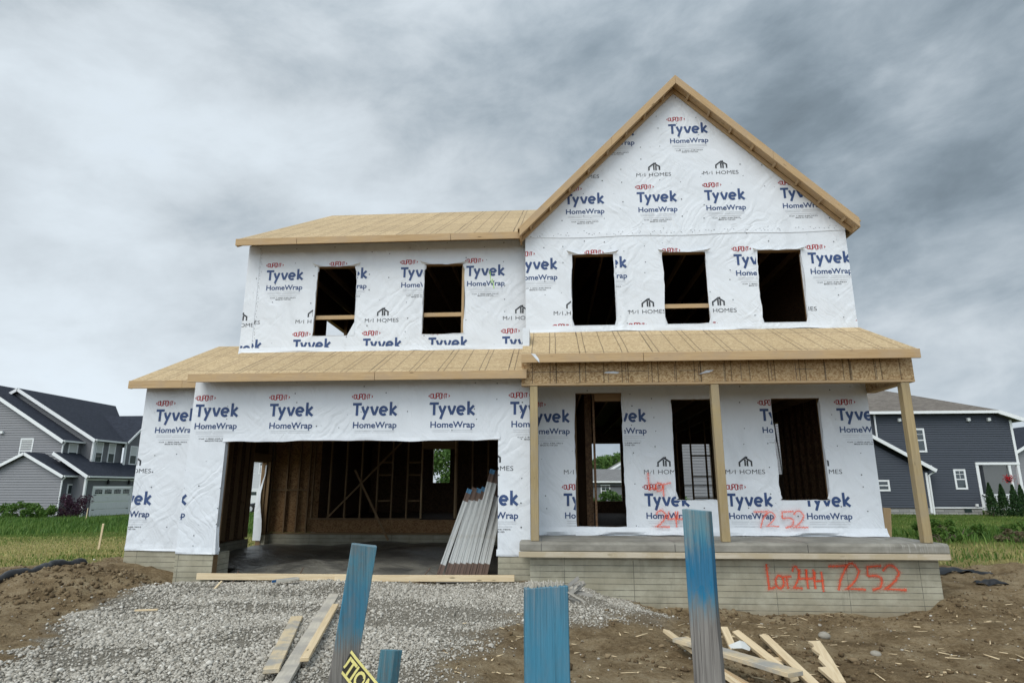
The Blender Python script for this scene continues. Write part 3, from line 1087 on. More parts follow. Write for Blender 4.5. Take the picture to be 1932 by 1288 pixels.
def wall(mb, P, u0, u1, z0, z1, holes=(), gable=None, th=.14, mo=0, mi=1, mr=0, sill=None):
    us = sorted({u0, u1, *[h[0] for h in holes], *[h[1] for h in holes]})
    zs = sorted({z0, z1, *[h[2] for h in holes], *[h[3] for h in holes]})
    us = [u for u in us if u0 <= u <= u1]
    zs = [z for z in zs if z0 <= z <= z1]
    for a, b in zip(us, us[1:]):
        for c, e in zip(zs, zs[1:]):
            if any(h[0] <= (a+b)/2 <= h[1] and h[2] <= (c+e)/2 <= h[3] for h in holes):
                continue
            mb.poly([P(a, c, 0), P(b, c, 0), P(b, e, 0), P(a, e, 0)], mo)
            mb.poly([P(b, c, th), P(a, c, th), P(a, e, th), P(b, e, th)], mi)
    if gable:                       # apex (u, z) above the top edge
        mb.poly([P(u0, z1, 0), P(u1, z1, 0), P(*gable, 0)], mo)
        mb.poly([P(u1, z1, th), P(u0, z1, th), P(*gable, th)], mi)
    for (a, za), (b, zb) in (((u0, z0), (u0, z1)), ((u1, z1), (u1, z0))):
        mb.poly([P(a, za, 0), P(b, zb, 0), P(b, zb, th), P(a, za, th)][::-1], mo)
    for a, b in zip(us, us[1:]):
        if not any(h[0] <= (a+b)/2 <= h[1] and h[2] < z0+.001 for h in holes):
            mb.poly([P(b, z0, 0), P(a, z0, 0), P(a, z0, th), P(b, z0, th)], mo)
    for a, b, c, e in holes:
        mb.poly([P(a, c, 0), P(a, e, 0), P(a, e, th), P(a, c, th)], mr)
        mb.poly([P(b, e, 0), P(b, c, 0), P(b, c, th), P(b, e, th)], mr)
        mb.poly([P(a, e, 0), P(b, e, 0), P(b, e, th), P(a, e, th)], mr)
        if c > z0+.01:
            mb.poly([P(b, c, 0), P(a, c, 0), P(a, c, th), P(b, c, th)], sill if sill is not None else mr)


def lay(mb, printed_mb, P):
    """place flat lettering on a wall"""
    for f, m in zip(printed_mb.f, printed_mb.m):
        mb.poly([P(printed_mb.v[i][0], printed_mb.v[i][1], -.002-printed_mb.v[i][2]) for i in f], m if m < 5 else 5)


def flap(mb, P, x0, x1, z, drop=.05, out=.05, horn=.05, n=14, seed=0, mat=0):
    """loose lip of wrap along the head of an opening, curling outwards"""
    rr = random.Random(seed)
    rows = []
    for j in range(4):
        t = j/3
        row = []
        for i in range(n+1):
            s = i/n
            e = abs(2*s-1)**3
            zz_ = z+.012-drop*t*(1-e)+horn*e*t+.006*math.sin(s*17+seed)*t
            row.append(P(x0-.05*e*(1 if s < .5 else -1)*t+(x1-x0)*s, zz_, -.004-out*(t**1.5)*(.55+.45*math.sin(s*9+seed*2)**2)-.03*e*t))
        rows.append(row)
    for j in range(3):
        for i in range(n):
            mb.poly([rows[j+1][i], rows[j+1][i+1], rows[j][i+1], rows[j][i]], mat)


def skirt(mb, P, x0, x1, z, drop=.05, out=.02, n=40, seed=1, wav=.018, mat=0):
    """loose bottom edge of the wrap"""
    rr = random.Random(seed)
    ph = [rr.uniform(0, 6) for _ in range(4)]
    top, mid, low = [], [], []
    for i in range(n+1):
        s = x0+(x1-x0)*i/n
        wv = math.sin(s*2.1+ph[0])*.5+math.sin(s*5.3+ph[1])*.3+math.sin(s*11+ph[2])*.2
        top.append(P(s, z+.10, -.0035))
        mid.append(P(s, z+.02, -.0035-out*(.6+.4*wv)))
        low.append(P(s, z-drop+wav*wv, -.0035-out*(1+.9*math.sin(s*3.7+ph[3]))))
    for i in range(n):
        mb.poly([mid[i], mid[i+1], top[i+1], top[i]], mat)
        mb.poly([low[i], low[i+1], mid[i+1], mid[i]], mat)


def ragged(mb, P, h, seed):
    rr = random.Random(seed)
    for s, u in ((1, h[0]), (-1, h[1])):
        z, wd = h[2], rr.uniform(.004, .02)
        while z < h[3]-.01:
            z2 = min(h[3], z+rr.uniform(.05, .2))
            w2 = max(.002, min(.034, wd+rr.uniform(-.014, .014)))
            q = [P(u-.004*s, z, -.004), P(u+wd*s, z, -.008), P(u+w2*s, z2, -.008), P(u-.004*s, z2, -.004)]
            mb.poly(q if s > 0 else q[::-1], 0)
            z, wd = z2, w2
    u, wd = h[0], .008
    while u < h[1]-.01:
        u2 = min(h[1], u+rr.uniform(.06, .2))
        w2 = max(.002, min(.03, wd+rr.uniform(-.012, .012)))
        mb.poly([P(u, h[2]-.004, -.004), P(u2, h[2]-.004, -.004), P(u2, h[2]+w2, -.008), P(u, h[2]+wd, -.008)], 0)
        u, wd = u2, w2


WMATS = ['wrap', 'ink_blue', 'ink_red', 'ink_black', 'ink_grey', 'staple', 'osb_shaded', 'stud', 'ink_green']
house = empty('house_under_construction', (0, 5.4, -.3), 'two storey unfinished house in white printed house wrap with bare sheathing roofs', 'house')


def rect(a, b, c, e):
    return [(a, c), (b, c), (b, e), (a, e)]


# --- garage front (plane Y = 0)
GX0, GX1 = -5.56, .55
GO = (-4.88, 0.0, -.13, 2.205)
P = front(0)
mb = MB()
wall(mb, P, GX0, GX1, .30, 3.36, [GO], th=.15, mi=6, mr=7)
GOh = (GO[0], GO[1], -1, GO[3])
gA = (-5.5203+PITCH/2, 2.8652-ROWS)
lay(mb, printed([(rect(GX0+.004, GX1, .30, 3.3), *gA)], [GOh]), P)
skirt(mb, P, GX0, GO[0]+.10, .30, drop=.012, out=.012, n=14, seed=2, wav=.008)
skirt(mb, P, GO[1]-.02, GX1, .30, drop=.012, out=.012, n=14, seed=3, wav=.008)
# wrap hanging over the door head, slightly lower and wavier than the framing
skirt(mb, P, GO[0]-.05, GO[1]+.03, 2.235, drop=.035, out=.008, n=60, seed=4, wav=.02)
# loose corner at the foot of the left jamb
mb.poly([P(GO[0]-.005, .72, -.006), P(GO[0]+.012, .72, -.03), P(GO[0]+.085, .30, -.11), P(GO[0]-.03, .29, -.02)], 0)
mb.poly([P(GO[0]+.012, .72, -.03), P(GO[0]+.03, .75, .03), P(GO[0]+.10, .33, -.02), P(GO[0]+.085, .30, -.11)], 0)
# white return of the wrap round both jambs
for u, s in ((GO[0], 1), (GO[1], -1)):
    mb.poly([P(u+s*.003, .30, 0), P(u+s*.003, 2.2, 0), P(u+s*.004, 2.2, .10), P(u+s*.003, .30, .10)][::s], 0)
garage_wall = mb.build('garage_wall', WMATS, house)

# --- garage return beside the porch (plane X = GX1, faces +x)
mb = MB()
wall(mb, sideX(GX1, 1), 0.002, .99, .30, 4.2, th=.12, mi=6)
mb.build('return_wall', WMATS, house)

# --- set back left section of the garage (plane Y = .52)
P = front(.52)
mb = MB()
wall(mb, P, -6.84, -5.562, .30, 3.36, th=.15, mi=6)
lay(mb, printed([(rect(-6.83, -5.565, .30, 3.3), -6.542-PITCH/2, 2.847-ROWS)], []), P)
skirt(mb, P, -6.84, -5.562, .30, drop=.012, out=.012, n=14, seed=5, wav=.008)
mb.build('garage_wall', WMATS, house)
mb = MB()
wall(mb, sideX(-5.56, -1), -.52, -.002, .30, 3.36, th=.12, mi=6)
mb.build('return_wall', WMATS, house)

# --- garage left side wall with the service door opening, gable to the ridge
SD = (-5.60, -4.75, -.3, 2.04)
mb = MB()
wall(mb, sideX(-6.84, -1), -5.98, -.536, .0, 3.36, [SD], gable=(-3.1, 4.58), th=.13, mi=6, mr=7)
lay(mb, printed([(rect(-5.97, -.53, .30, 3.3), -5.5, 1.32)], [SD]), sideX(-6.84, -1))
side_wall = mb.build('side_wall', WMATS, house)
mb = MB()       # strip of wrap hanging inside the service door
for k in range(8):
    z0_, z1_ = .05+k*.24, .05+(k+1)*.24
    q = lambda z: (5.57-.05*math.sin(z*2.6), -6.80+.05*math.sin(z*4)+.06*(2-z)/2)
    (ya, xa), (yb, xb) = q(z0_), q(z1_)
    mb.poly([(-6.89+.012*math.sin(k*1.3)-.015*(2-z0_), ya+.03, z0_), (xa+.05, ya-.03, z0_), (xb+.05, yb-.03, z1_), (-6.89+.012*math.sin(k*1.3+1.3)-.015*(2-z1_), yb+.03, z1_)], 0)
mb.build('loose_wrap', WMATS, side_wall)

# --- upper wing (plane Y = 1.34)
WY = 1.3398
wins_w = [(-3.5641-.447, -3.5641+.447, 4.445, 5.96), (-1.2622-.447, -1.2622+.447, 4.445, 5.96)]
P = front(WY)
mb = MB()
wall(mb, P, -5.531, .46, 3.9, 6.47, wins_w, th=.14, mi=6, mr=7)
lay(mb, printed([(rect(-5.27, .46, 4.02, 6.44), -4.388, 4.375), (rect(-5.53, -5.275, 4.02, 6.44), -5.93, 4.32)], wins_w), P)
for i, h in enumerate(wins_w):
    ragged(mb, P, h, 20+i)
    flap(mb, P, h[0]-.03, h[1]+.03, h[3], drop=.03, out=.05, horn=.05, seed=i+1)
    for s, u in ((1, h[0]), (-1, h[1])):      # cut corners of the wrap folded round the jamb
        mb.poly([P(u-.004*s, h[3], -.003), P(u+.06*s, h[3]-.02, -.01), P(u+.05*s, h[3]-.09, .03), P(u-.004*s, h[3]-.16, -.003)][::s], 0)
        mb.poly([P(u+.002*s, h[2], 0), P(u+.002*s, h[3], 0), P(u+.02*s, h[3]-.1, .05), P(u+.014*s, h[2]+.1, .05)][::s], 0)
mb.poly([P(wins_w[0][1]-.15, 4.445, .01), P(wins_w[0][1]+.01, 4.44, -.004), P(wins_w[0][1]+.005, 4.75, -.004)], 0)
skirt(mb, P, -5.531, .40, 4.12, drop=.03, out=.014, n=70, seed=6, wav=.03)
mb.stroke([(-.31, 5.88-.0), (-.28, 5.62), (-.25, 5.70), (-.22, 5.5)], .018, 8, lambda x, z, l: P(x, z-.1, -.006))
pbox(mb, P, -5.274, -5.266, 4.1, 6.44, -.006, -.0005, 0)
for k in range(34):
    zq = 4.15+k*.067+random.uniform(-.02, .02)
    uq = -5.25+random.uniform(-.012, .03)
    mb.poly([P(uq, zq, -.0075), P(uq+.012, zq, -.0075), P(uq+.012, zq+.012, -.0075), P(uq, zq+.012, -.0075)], 5)
upper_wall = mb.build('upper_wall', WMATS, house)
mb = MB()
sw = (-7.95, -5.75, 4.6, 6.08)
wall(mb, sideX(-5.531, -1), -10.98, -6.0, -.3, 3.0, [], th=.13, mi=6, mr=7)
wall(mb, sideX(-5.531, -1), -10.98, -1.342, 3.0, 6.47, [sw], gable=(-6.1, 9.2), th=.13, mi=6, mr=7)
mb.build('side_wall', WMATS, house)

# --- gable front over the porch (plane Y = .986): storey below and above
GYW = .986
gwins = [(c-.445, c+.445, 4.465, 5.96) for c in (1.7992, 3.6076, 5.4463)]
pwins = [(c-.445, c+.445, 1.177, 3.017) for c in (3.6145, 5.4586)]
pdoor = (1.3529, 2.2817, .70, 3.15)
holes = gwins+pwins+[pdoor]
P = front(GYW)
APX, APZ = 3.613, 9.785
mb = MB()
wall(mb, P, .4477, 6.77, .45, 6.46, holes, gable=(APX, 9.57), th=.15, mi=6, mr=7)
pr_low = (rect(.66, 6.766, .58, 3.9), 2.5997, 1.2947)
pr_mid = (rect(.4477, 6.766, 4.02, 6.32), .987, 4.358)
pr_top = ([(.4477, 6.32), (6.766, 6.32), (6.766, 6.46), (APX, 9.57), (.4477, 6.46)], 1.2653, 7.2883)
lay(mb, printed([pr_low, pr_mid, pr_top], holes), P)
for i, h in enumerate(gwins):
    flap(mb, P, h[0]-.03, h[1]+.03, h[3], drop=.02, out=.05, horn=(.05, .04, .012)[i], seed=i+7)
for i, h in enumerate(gwins+pwins+[pdoor]):
    ragged(mb, P, h, 40+i)
for i, h in enumerate(gwins+pwins):
    for s, u in ((1, h[0]), (-1, h[1])):
        mb.poly([P(u+.002*s, h[2], 0), P(u+.002*s, h[3], 0), P(u+.022*s, h[3]-.1, .06), P(u+.016*s, h[2]+.1, .06)][::s], 0)
        mb.poly([P(u-.004*s, h[2]-.0, -.003), P(u-.004*s, h[2]+.2, -.003), P(u+.05*s, h[2]+.03, .02)][::-s], 0)
# lap of the upper sheet
for a in range(24):
    xa, xb = .4477+a*(6.322/24), .4477+(a+1)*(6.322/24)
    za, zb = 6.33+.012*math.sin(xa*3), 6.33+.012*math.sin(xb*3)
    mb.poly([P(xa, za, -.011), P(xb, zb, -.011), P(xb, 6.5, -.0008), P(xa, 6.5, -.0008)], 0)
    mb.poly([P(xa, za, -.001), P(xb, zb, -.001), P(xb, zb, -.011), P(xa, za, -.011)], 0)
    for k in range(3):
        xx = xa+random.uniform(0, .25)
        zs_ = 6.36+random.uniform(0, .07)
        mb.poly([P(xx, zs_, -.013), P(xx+.016, zs_-.006, -.013), P(xx+.018, zs_+.004, -.013), P(xx+.002, zs_+.008, -.013)], 5)
skirt(mb, P, .45, 6.77, 4.385, drop=.03, out=.010, n=60, seed=9, wav=.02)
skirt(mb, P, .66, pdoor[0]-.02, .60, drop=.03, out=.05, n=14, seed=10, wav=.02)
skirt(mb, P, pdoor[0]-.02, 6.80, .60, drop=.03, out=.06, n=60, seed=11, wav=.02)
mb.poly([P(pdoor[1]-.02, 3.15, -.004), P(pdoor[1]+.02, 3.20, -.006), P(pdoor[1]+.03, 2.75, -.004), P(pdoor[1]+.0, 2.95, -.02)][::-1], 0)
gable_wall = mb.build('gable_wall', WMATS, house)
# right side of the two storey block
mb = MB()
wall(mb, sideX(6.77, 1), .988, 10.98, -.3, 6.47, [(5.2, 6.1, 1.72, 3.0)], th=.13, mi=6, mr=7)
lay(mb, printed([(rect(1.0, 10.9, .6, 6.4), 1.1, 1.3)], [(5.2, 6.1, 1.72, 3.0)]), sideX(6.77, 1))
rw = mb.build('side_wall', WMATS, house)
mb = MB()
mb.poly([(6.60, 5.16, 1.72), (6.62, 5.28, 1.70), (6.62, 5.52, 3.0), (6.60, 5.38, 3.02)], 0)
mb.poly([(6.58, 5.26, 2.5), (6.57, 5.33, 2.5), (6.575, 5.36, 2.75), (6.585, 5.31, 2.75)], 1)
mb.build('loose_wrap', WMATS, rw)
# rear wall
mb = MB()
rear = [(-x1, -x0, z0, z1) for x0, x1, z0, z1 in ((2.30, 3.27, .94, 2.86), (5.36, 6.3, .98, 2.83), (-3.22, -2.62, 1.55, 2.84), (.2, 1.0, 4.6, 6.0))]
wall(mb, lambda u, z, dep: (-u, 10.98-dep, z), -6.64, 5.40, -.3, 6.46, rear, th=.13, mi=6, mr=7)
mb.poly([(.25, 10.97, 6.38), (7.0, 10.97, 6.38), (APX, 10.97, 9.77)], 6)
mb.build('rear_wall', WMATS, house)

# --- sprayed lot numbers (part of the wall they are on: soft orange ribbons)


def digit(c):
    return {'L': [[(.05, 1), (.12, .05), (.75, .12)]], 'o': [arc(.5, .3, .38, .28, 100, 460, 12)], 'T': [[(.3, .72), (.28, .05)], [(0, .70), (1.0, .82)]],
            't': [[(.55, .75), (.6, .0)], [(.1, .72), (1.0, .78)]],
            '2': [bez((.05, .75), (.4, 1.25), (.72, .72))+bez((.72, .72), (.6, .35), (.05, .06))[1:]+[(.95, .04)]],
            '4': [[(.15, .95), (.08, .45), (.9, .5)], [(.75, .95), (.78, -.05)]], '7': [[(.0, .92), (.95, .95), (.55, .4), (.4, 0)]],
            '5': [[(.95, .96), (.2, .92), (.15, .55)], bez((.15, .55), (1.2, .7), (.75, .12))+[(.3, .02)]]}[c]


def spray(parent, Pw, marks, dep):
    mb = MB()
    k = 0
    for ch, x, z, wd, ht, st in marks:
        for line in digit(ch):
            pts = [(x+a*wd, z+b*ht) for a, b in line]
            i0 = len(mb.e)
            mb.stroke(pts, st*(2.6 if ch != '4' else 1.5), 0, lambda a, b, l: Pw(a, b, -dep-l), lift=.0007*k, soft=True)
            mb.e[i0:] = [e*.52 for e in mb.e[i0:]]
            mb.stroke(pts, st*.92, 0, lambda a, b, l: Pw(a, b, -dep-l), lift=.0007*k+.00035, soft=True)
            k += 1
    mb.build('sprayed_number', 'spray', parent, edge=True)


spray(gable_wall, front(GYW), [('L', 2.66, 1.35, .22, .32, .075), ('o', 2.78, 1.33, .16, .26, .07), ('T', 2.88, 1.22, .20, .32, .07), ('2', 2.77, .70, .26, .30, .085), ('4', 2.98, .72, .20, .28, .08),
                             ('4', 3.14, .72, .20, .28, .08), ('7', 4.50, .70, .25, .30, .07), ('2', 4.70, .72, .24, .26, .06), ('5', 4.95, .70, .26, .30, .075), ('2', 5.18, .70, .26, .30, .08)], .075)

# ------------------------------------------------------------------ roofs
def roof_deck(name, e0, e1, r1, r0, th=.022, mat='osb', parent=house):
    """deck quad: eave e0-e1, ridge r1-r0"""
    e0, e1, r1, r0 = map(Vector, (e0, e1, r1, r0))
    n = (e1-e0).cross(r0-e0).normalized()
    if n.z < 0:
        n = -n
    mb = MB()
    q = [e0, e1, r1, r0]
    mb.prism(q, -n*th, 0)
    mb.m[1] = 1                     # the face towards the attic, with its shade put into the colour
    return mb.build(name, [mat, 'osb_shaded'], parent)


def fascia(parent, p0, p1, ht=.145, th=.038, up=(0, -1, 0), name='fascia_board', mat='lumber', splits=()):
    """boards butted end to end along an eave; p0, p1 at the board's centre"""
    p0, p1 = Vector(p0), Vector(p1)
    ts = [0, *splits, 1]
    mb = MB()
    for a, b in zip(ts, ts[1:]):
        mb.board(p0.lerp(p1, a+.0006), p0.lerp(p1, b-.0006), ht, th, up)
    return mb.build(name, mat, parent, uv='long', bevel=.003)


# garage: main slope in front of the wing, and the wider left gable roof
g_main = roof_deck('garage_roof', (-5.4674, -.392, 3.352), (.52, -.392, 3.352), (.52, 1.336, 4.115), (-5.4674, 1.336, 4.115))
fascia(g_main, (-5.467, -.411, 3.275), (.52, -.411, 3.275), splits=(.56,))
fascia(g_main, (-5.449, -.392, 3.27), (-5.449, .52, 3.675), ht=.14, up=(-1, 0, 0), name='rake_board')
g_left = roof_deck('garage_roof', (-6.98, .2215, 3.352), (-5.545, .2215, 3.352), (-5.545, 3.1, 4.667), (-6.98, 3.1, 4.667))
roof_deck('roof_slope', (-5.545, 6.2, 3.25), (-6.98, 6.2, 3.25), (-6.98, 3.11, 4.665), (-5.545, 3.11, 4.665), parent=g_left)
fascia(g_left, (-6.983, .202, 3.275), (-5.49, .202, 3.275), splits=(.7,))
fascia(g_left, (-6.962, .222, 3.265), (-6.962, 3.1, 4.58), ht=.14, up=(-1, 0, 0), name='rake_board')
fascia(g_left, (-6.962, 3.1, 4.58), (-6.962, 6.2, 3.165), ht=.14, up=(-1, 0, 0), name='rake_board')
# wing
w_roof = roof_deck('upper_roof', (-5.606, .92, 6.452), (.36, .92, 6.452), (3.2, 6.1, 9.39), (-5.606, 6.1, 9.39))
roof_deck('roof_slope', (.36, 11.22, 6.45), (-5.606, 11.22, 6.45), (-5.606, 6.11, 9.385), (3.2, 6.11, 9.385), parent=w_roof)
roof_deck('valley_infill', (.36, 1.05, 6.52), (.66, 1.05, 6.52), (3.6, 6.1, 9.385), (3.2, 6.1, 9.385), parent=w_roof)
roof_deck('valley_infill', (.66, 11.05, 6.54), (.36, 11.05, 6.54), (3.2, 6.11, 9.38), (3.6, 6.11, 9.38), parent=w_roof)
fascia(w_roof, (-5.606, .90, 6.376), (.36, .90, 6.376), splits=(.22, .76))
fascia(w_roof, (-5.588, .92, 6.36), (-5.588, 6.1, 9.30), ht=.15, up=(-1, 0, 0), name='rake_board')
fascia(w_roof, (-5.588, 6.1, 9.30), (-5.588, 11.28, 6.36), ht=.15, up=(-1, 0, 0), name='rake_board')
# gable block
RY = .686
gr = roof_deck('gable_roof', (6.97, RY+.04, 6.42), (6.97, 11.25, 6.42), (APX, 11.25, APZ-.0), (APX, RY+.04, APZ))
roof_deck('roof_slope', (.30, 11.25, 6.44), (.30, RY+.04, 6.44), (APX-.003, RY+.04, APZ-.002), (APX-.003, 11.25, APZ-.002), parent=gr)
for sgn, ex, ez in ((-1, .345, 6.466), (1, 6.92, 6.466)):
    # rake: face board with plumb cuts, a drip strip behind it, lookouts below
    a, b = Vector((APX, 0, APZ)), Vector((ex, 0, ez))
    dn = Vector((0, 0, -.195))
    mb = MB()
    q0 = [a+(b-a)*t for t in (0, .42 if sgn < 0 else .55, 1)]
    for s, e in zip(q0, q0[1:]):
        s2, e2 = s+(b-a).normalized()*.001, e-(b-a).normalized()*.001
        mb.prism([Vector((s2.x, RY, s2.z)), Vector((e2.x, RY, e2.z)), Vector((e2.x, RY, e2.z))+dn, Vector((s2.x, RY, s2.z))+dn], (0, .038, 0), 0)
    mb.build('rake_board', 'lumber', gr, uv='long', bevel=.003)
    mb = MB()
    s, e = a+(b-a)*.0005, a+(b-a)*.99
    d2, d3 = Vector((0, 0, -.15)), Vector((0, 0, -.245))
    mb.prism([Vector((s.x, RY+.245, s.z))+d2, Vector((e.x, RY+.245, e.z))+d2, Vector((e.x, RY+.245, e.z))+d3, Vector((s.x, RY+.245, s.z))+d3], (0, .042, 0), 0)
    mb.build('rake_backing', 'lumber', gr, uv='long')
    mb = MB()
    d4, d5 = Vector((0, 0, -.115)), Vector((0, 0, -.14))
    mb.prism([Vector((s.x, RY+.040, s.z))+d4, Vector((e.x, RY+.040, e.z))+d4, Vector((e.x, RY+.040, e.z))+d5, Vector((s.x, RY+.040, s.z))+d5], (0, .203, 0), 0)
    mb.build('soffit_board', 'lumber', gr, uv='long')
    for k in range(8):
        t = .08+k*.122
        c = a+(b-a)*t
        mb = MB()
        mb.board((c.x, RY+.04, c.z-.172), (c.x, RY+.243, c.z-.172), .038, .045, ((a-b).normalized().x, 0, (a-b).normalized().z), 0)
        mb.build('lookout', 'lumber', gr, uv='long')
# eave boards running back from the gable front
fascia(gr, (6.905, RY+.04, 6.36), (6.905, 11.25, 6.36), ht=.17, up=(1, 0, 0))
fascia(gr, (.36, RY+.04, 6.36), (.36, 1.2, 6.36), ht=.17, up=(1, 0, 0))
# porch
p_roof = roof_deck('porch_roof', (.4365, -.531, 3.60), (6.92, -.531, 3.60), (6.79, GYW-.003, 4.357), (.4365, GYW-.003, 4.357))
fascia(p_roof, (.43, -.551, 3.522), (6.925, -.551, 3.522), ht=.15, splits=(.315,))
for u in [.55+.6096*i for i in range(11)]:
    mb = MB()
    mb.board((u, -.50, 3.53), (u, GYW-.002, 4.265), .038, .12, (0, -.45, 1), 0)
    mb.build('rafter', 'stud', p_roof, uv='long')
mb = MB()
mb.box(.425, 6.915, -.31, -.16, 3.135, 3.60, 0)
mb.box(6.76, 6.915, -.158, GYW-.004, 3.135, 3.60, 0)
mb.box(.425, .52, -.158, -.004, 3.135, 3.44, 0)
beam = mb.build('porch_beam', 'osb_beam', house)
mb = MB()
mb.board((.42, -.235, 3.114), (6.92, -.235, 3.114), .15, .036, (0, 0, 1))
mb.board((6.837, -.158, 3.114), (6.837, GYW-.01, 3.114), .15, .036, (0, 0, 1))
mb.build('bottom_plate', 'lumber', beam, uv='long', bevel=.003)
for xx in (.98, 1.42, 1.9, 2.2, 2.58, 3.02, 3.42, 3.84, 4.12, 4.62, 5.02, 5.5, 5.92, 6.32):
    mb = MB()
    mb.box(xx, xx+.006, -.3125, -.311, 3.14, 3.45, 0)
    mb.build('chalk_line', 'ink_black', beam)
for xa, xb in ((.44, 2.58), (3.1, 3.4), (5.0, 5.3)):
    mb = MB()
    mb.box(xa, xb, -.3135, -.3127, 3.325, 3.331, 0)
    mb.build('chalk_line', 'ink_black', beam)
mb = MB()
mb.poly([(1.83, -.318, 3.300), (2.05, -.322, 3.285), (2.10, -.318, 3.305), (2.0, -.326, 3.325), (1.86, -.316, 3.318)], 0)
mb.build('paper_scrap', 'wrap', beam)
mb = MB()
mb.poly([(3.42, -.318, 3.26), (3.60, -.325, 3.29), (3.68, -.318, 3.33), (3.55, -.33, 3.325)], 0)
mb.build('paper_scrap', 'wrap', beam)
mb = MB()
mb.raw([(.60, -.573, 3.60), (.67, -.58, 3.59), (.735, -.578, 3.50), (.74, -.575, 3.44), (.71, -.583, 3.47)], [(0, 1, 4), (1, 2, 4), (2, 3, 4)], 0)
mb.build('paper_scrap', 'wrap', p_roof)

# porch posts: one treated post copied along the slab edge
mb = MB()
mb.box(-.066, .066, -.066, .066, 0, 2.535, 0)
post = mb.build('porch_post', 'treated', None, uv='long', bevel=.006)
for k, xx in enumerate((.632, 3.677, 6.764)):
    o = post if k == 0 else post.copy()
    if k:
        COL.objects.link(o)
    o.parent = house
    o.location = Vector((xx, -.2309, .5595)) - house.location

# porch slab, form board, foundation walls
mb = MB()
b0, b1, s0, s1 = -.392, GYW-.004, .385, 7.005
mb.prism([(s0, b0, .41), (s0, b0, .525), (s0, b0+.035, .5565), (s0, b1, .5565), (s0, b1, .41)], (s1-s0, 0, 0), 0)
slab = mb.build('porch_slab', 'slab', house, bevel=.012)
for xx in (.73, 2.84, 4.88):
    mb = MB()
    mb.box(xx, xx+.008, b0-.0015, b0+.002, .415, .53, 0)
    mb.box(xx, xx+.008, b0+.0, b1, .5566, .558, 0)
    mb.build('slab_joint', 'dark_metal', slab)
mb = MB()
mb.board((.375, -.405, .3645), (6.975, -.405, .3645), .085, .038, (0, -1, 0), 0)
mb.board((6.99, -.385, .3645), (6.99, .9, .3645), .085, .038, (1, 0, 0), 0)
mb.build('form_board', 'plank_pale', slab, uv='long', bevel=.003)
mb = MB()
mb.box(.545, 6.90, -.23, .95, -.9, .405, 0)
fnd = mb.build('foundation', 'concrete', house, bevel=.006)
spray(fnd, front(-.23), [('L', 4.27, -.16, .16, .39, .085), ('o', 4.38, -.14, .16, .34, .085), ('t', 4.47, -.14, .18, .24, .075), ('2', 4.66, -.14, .15, .34, .075), ('4', 4.75, -.12, .17, .29, .085), ('4', 4.86, -.12, .17, .29, .085),
                         ('4', 4.98, -.16, .17, .30, .085), ('7', 5.22, -.15, .30, .38, .09), ('2', 5.45, -.15, .32, .40, .085), ('5', 5.76, -.15, .28, .38, .09), ('2', 6.02, -.15, .36, .38, .09)], .002)
mb = MB()
mb.box(-5.56, -4.885, .002, .55, -.9, .297, 0)
mb.build('foundation', 'concrete', house, bevel=.006)
mb = MB()
mb.box(.005, .543, .002, .6, -.9, .297, 0)
mb.build('foundation', 'concrete', house, bevel=.006)
mb = MB()
mb.box(-6.845, -5.562, .522, .9, -.9, .297, 0)
mb.box(-6.845, -6.6, .902, 4.72, -.9, .16, 0)
mb.box(-6.845, -6.6, 5.62, 6.0, -.9, .19, 0)
mb.box(-6.598, .44, 5.86, 6.0, -.9, .19, 0)
mb.build('foundation', 'concrete', house, bevel=.006)
mb = MB()
mb.box(6.62, 6.765, 1.0, 10.9, -.9, -.302, 0)
mb.box(-5.5, 6.6, 10.84, 10.96, -.9, -.302, 0)
mb.build('foundation', 'concrete', house)

# ------------------------------------------------------------------ inside the house
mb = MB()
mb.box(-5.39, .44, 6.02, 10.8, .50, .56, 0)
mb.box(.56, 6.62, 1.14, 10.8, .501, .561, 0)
mb.build('floor', 'osb_shaded', house)
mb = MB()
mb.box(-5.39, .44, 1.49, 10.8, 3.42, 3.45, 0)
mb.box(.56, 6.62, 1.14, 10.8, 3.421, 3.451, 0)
mb.build('upper_floor', 'osb_shaded', house)


def stud(parent, p0, p1, wide=.038, deep=.089, up=(1, 0, 0), name='stud', mat='stud'):
    mb = MB()
    mb.board(p0, p1, deep, wide, up)
    return mb.build(name, mat, parent, uv='long')


# garage rear wall: sheathed at the left, open studs to the right above a rim board
BY = 5.88
mb = MB()
mb.box(-6.70, -5.36, BY+.09, BY+.102, .235, 3.36, 0)
mb.box(-5.355, .44, BY+.09, BY+.115, .235, .565, 0)
mb.build('sheathing', 'osb_half_shaded', house)
for xx in (-6.66, -6.25, -5.92, -5.64):
    stud(house, (xx, BY+.045, .235), (xx, BY+.045, 3.4))
stud(house, (-6.64, BY+.04, 1.33), (-5.66, BY+.04, 1.33), up=(0, 0, 1), name='blocking')
stud(house, (-6.70, BY+.045, .213), (.44, BY+.045, .213), up=(0, 0, 1), name='sill_plate')
stud(house, (-5.6, BY+.045, .585), (-2.58, BY+.045, .585), up=(0, 0, 1), name='sill_plate')
for xx in (-5.52, -5.05, -4.62, -4.2, -3.76, -3.36, -2.95, -2.56, -1.66, -1.62, -1.2, -.78, -.35, .1):
    stud(house, (xx, BY+.045, .605), (xx, BY+.045, 3.4), mat='lumber' if xx in (-2.56, -1.66) else 'stud')
for xa, xb, zs_ in ((-3.72, -3.4, (1.05, 1.72, 2.05)), (-2.91, -2.6, (1.05, 1.72, 2.05))):
    for zz_ in zs_:
        stud(house, (xa, BY+.045, zz_), (xb, BY+.045, zz_), up=(0, 0, 1), name='blocking')
stud(house, (-2.54, BY+.045, 2.5), (-1.68, BY+.045, 2.5), up=(0, 0, 1), wide=.2, name='header')
mb = MB()
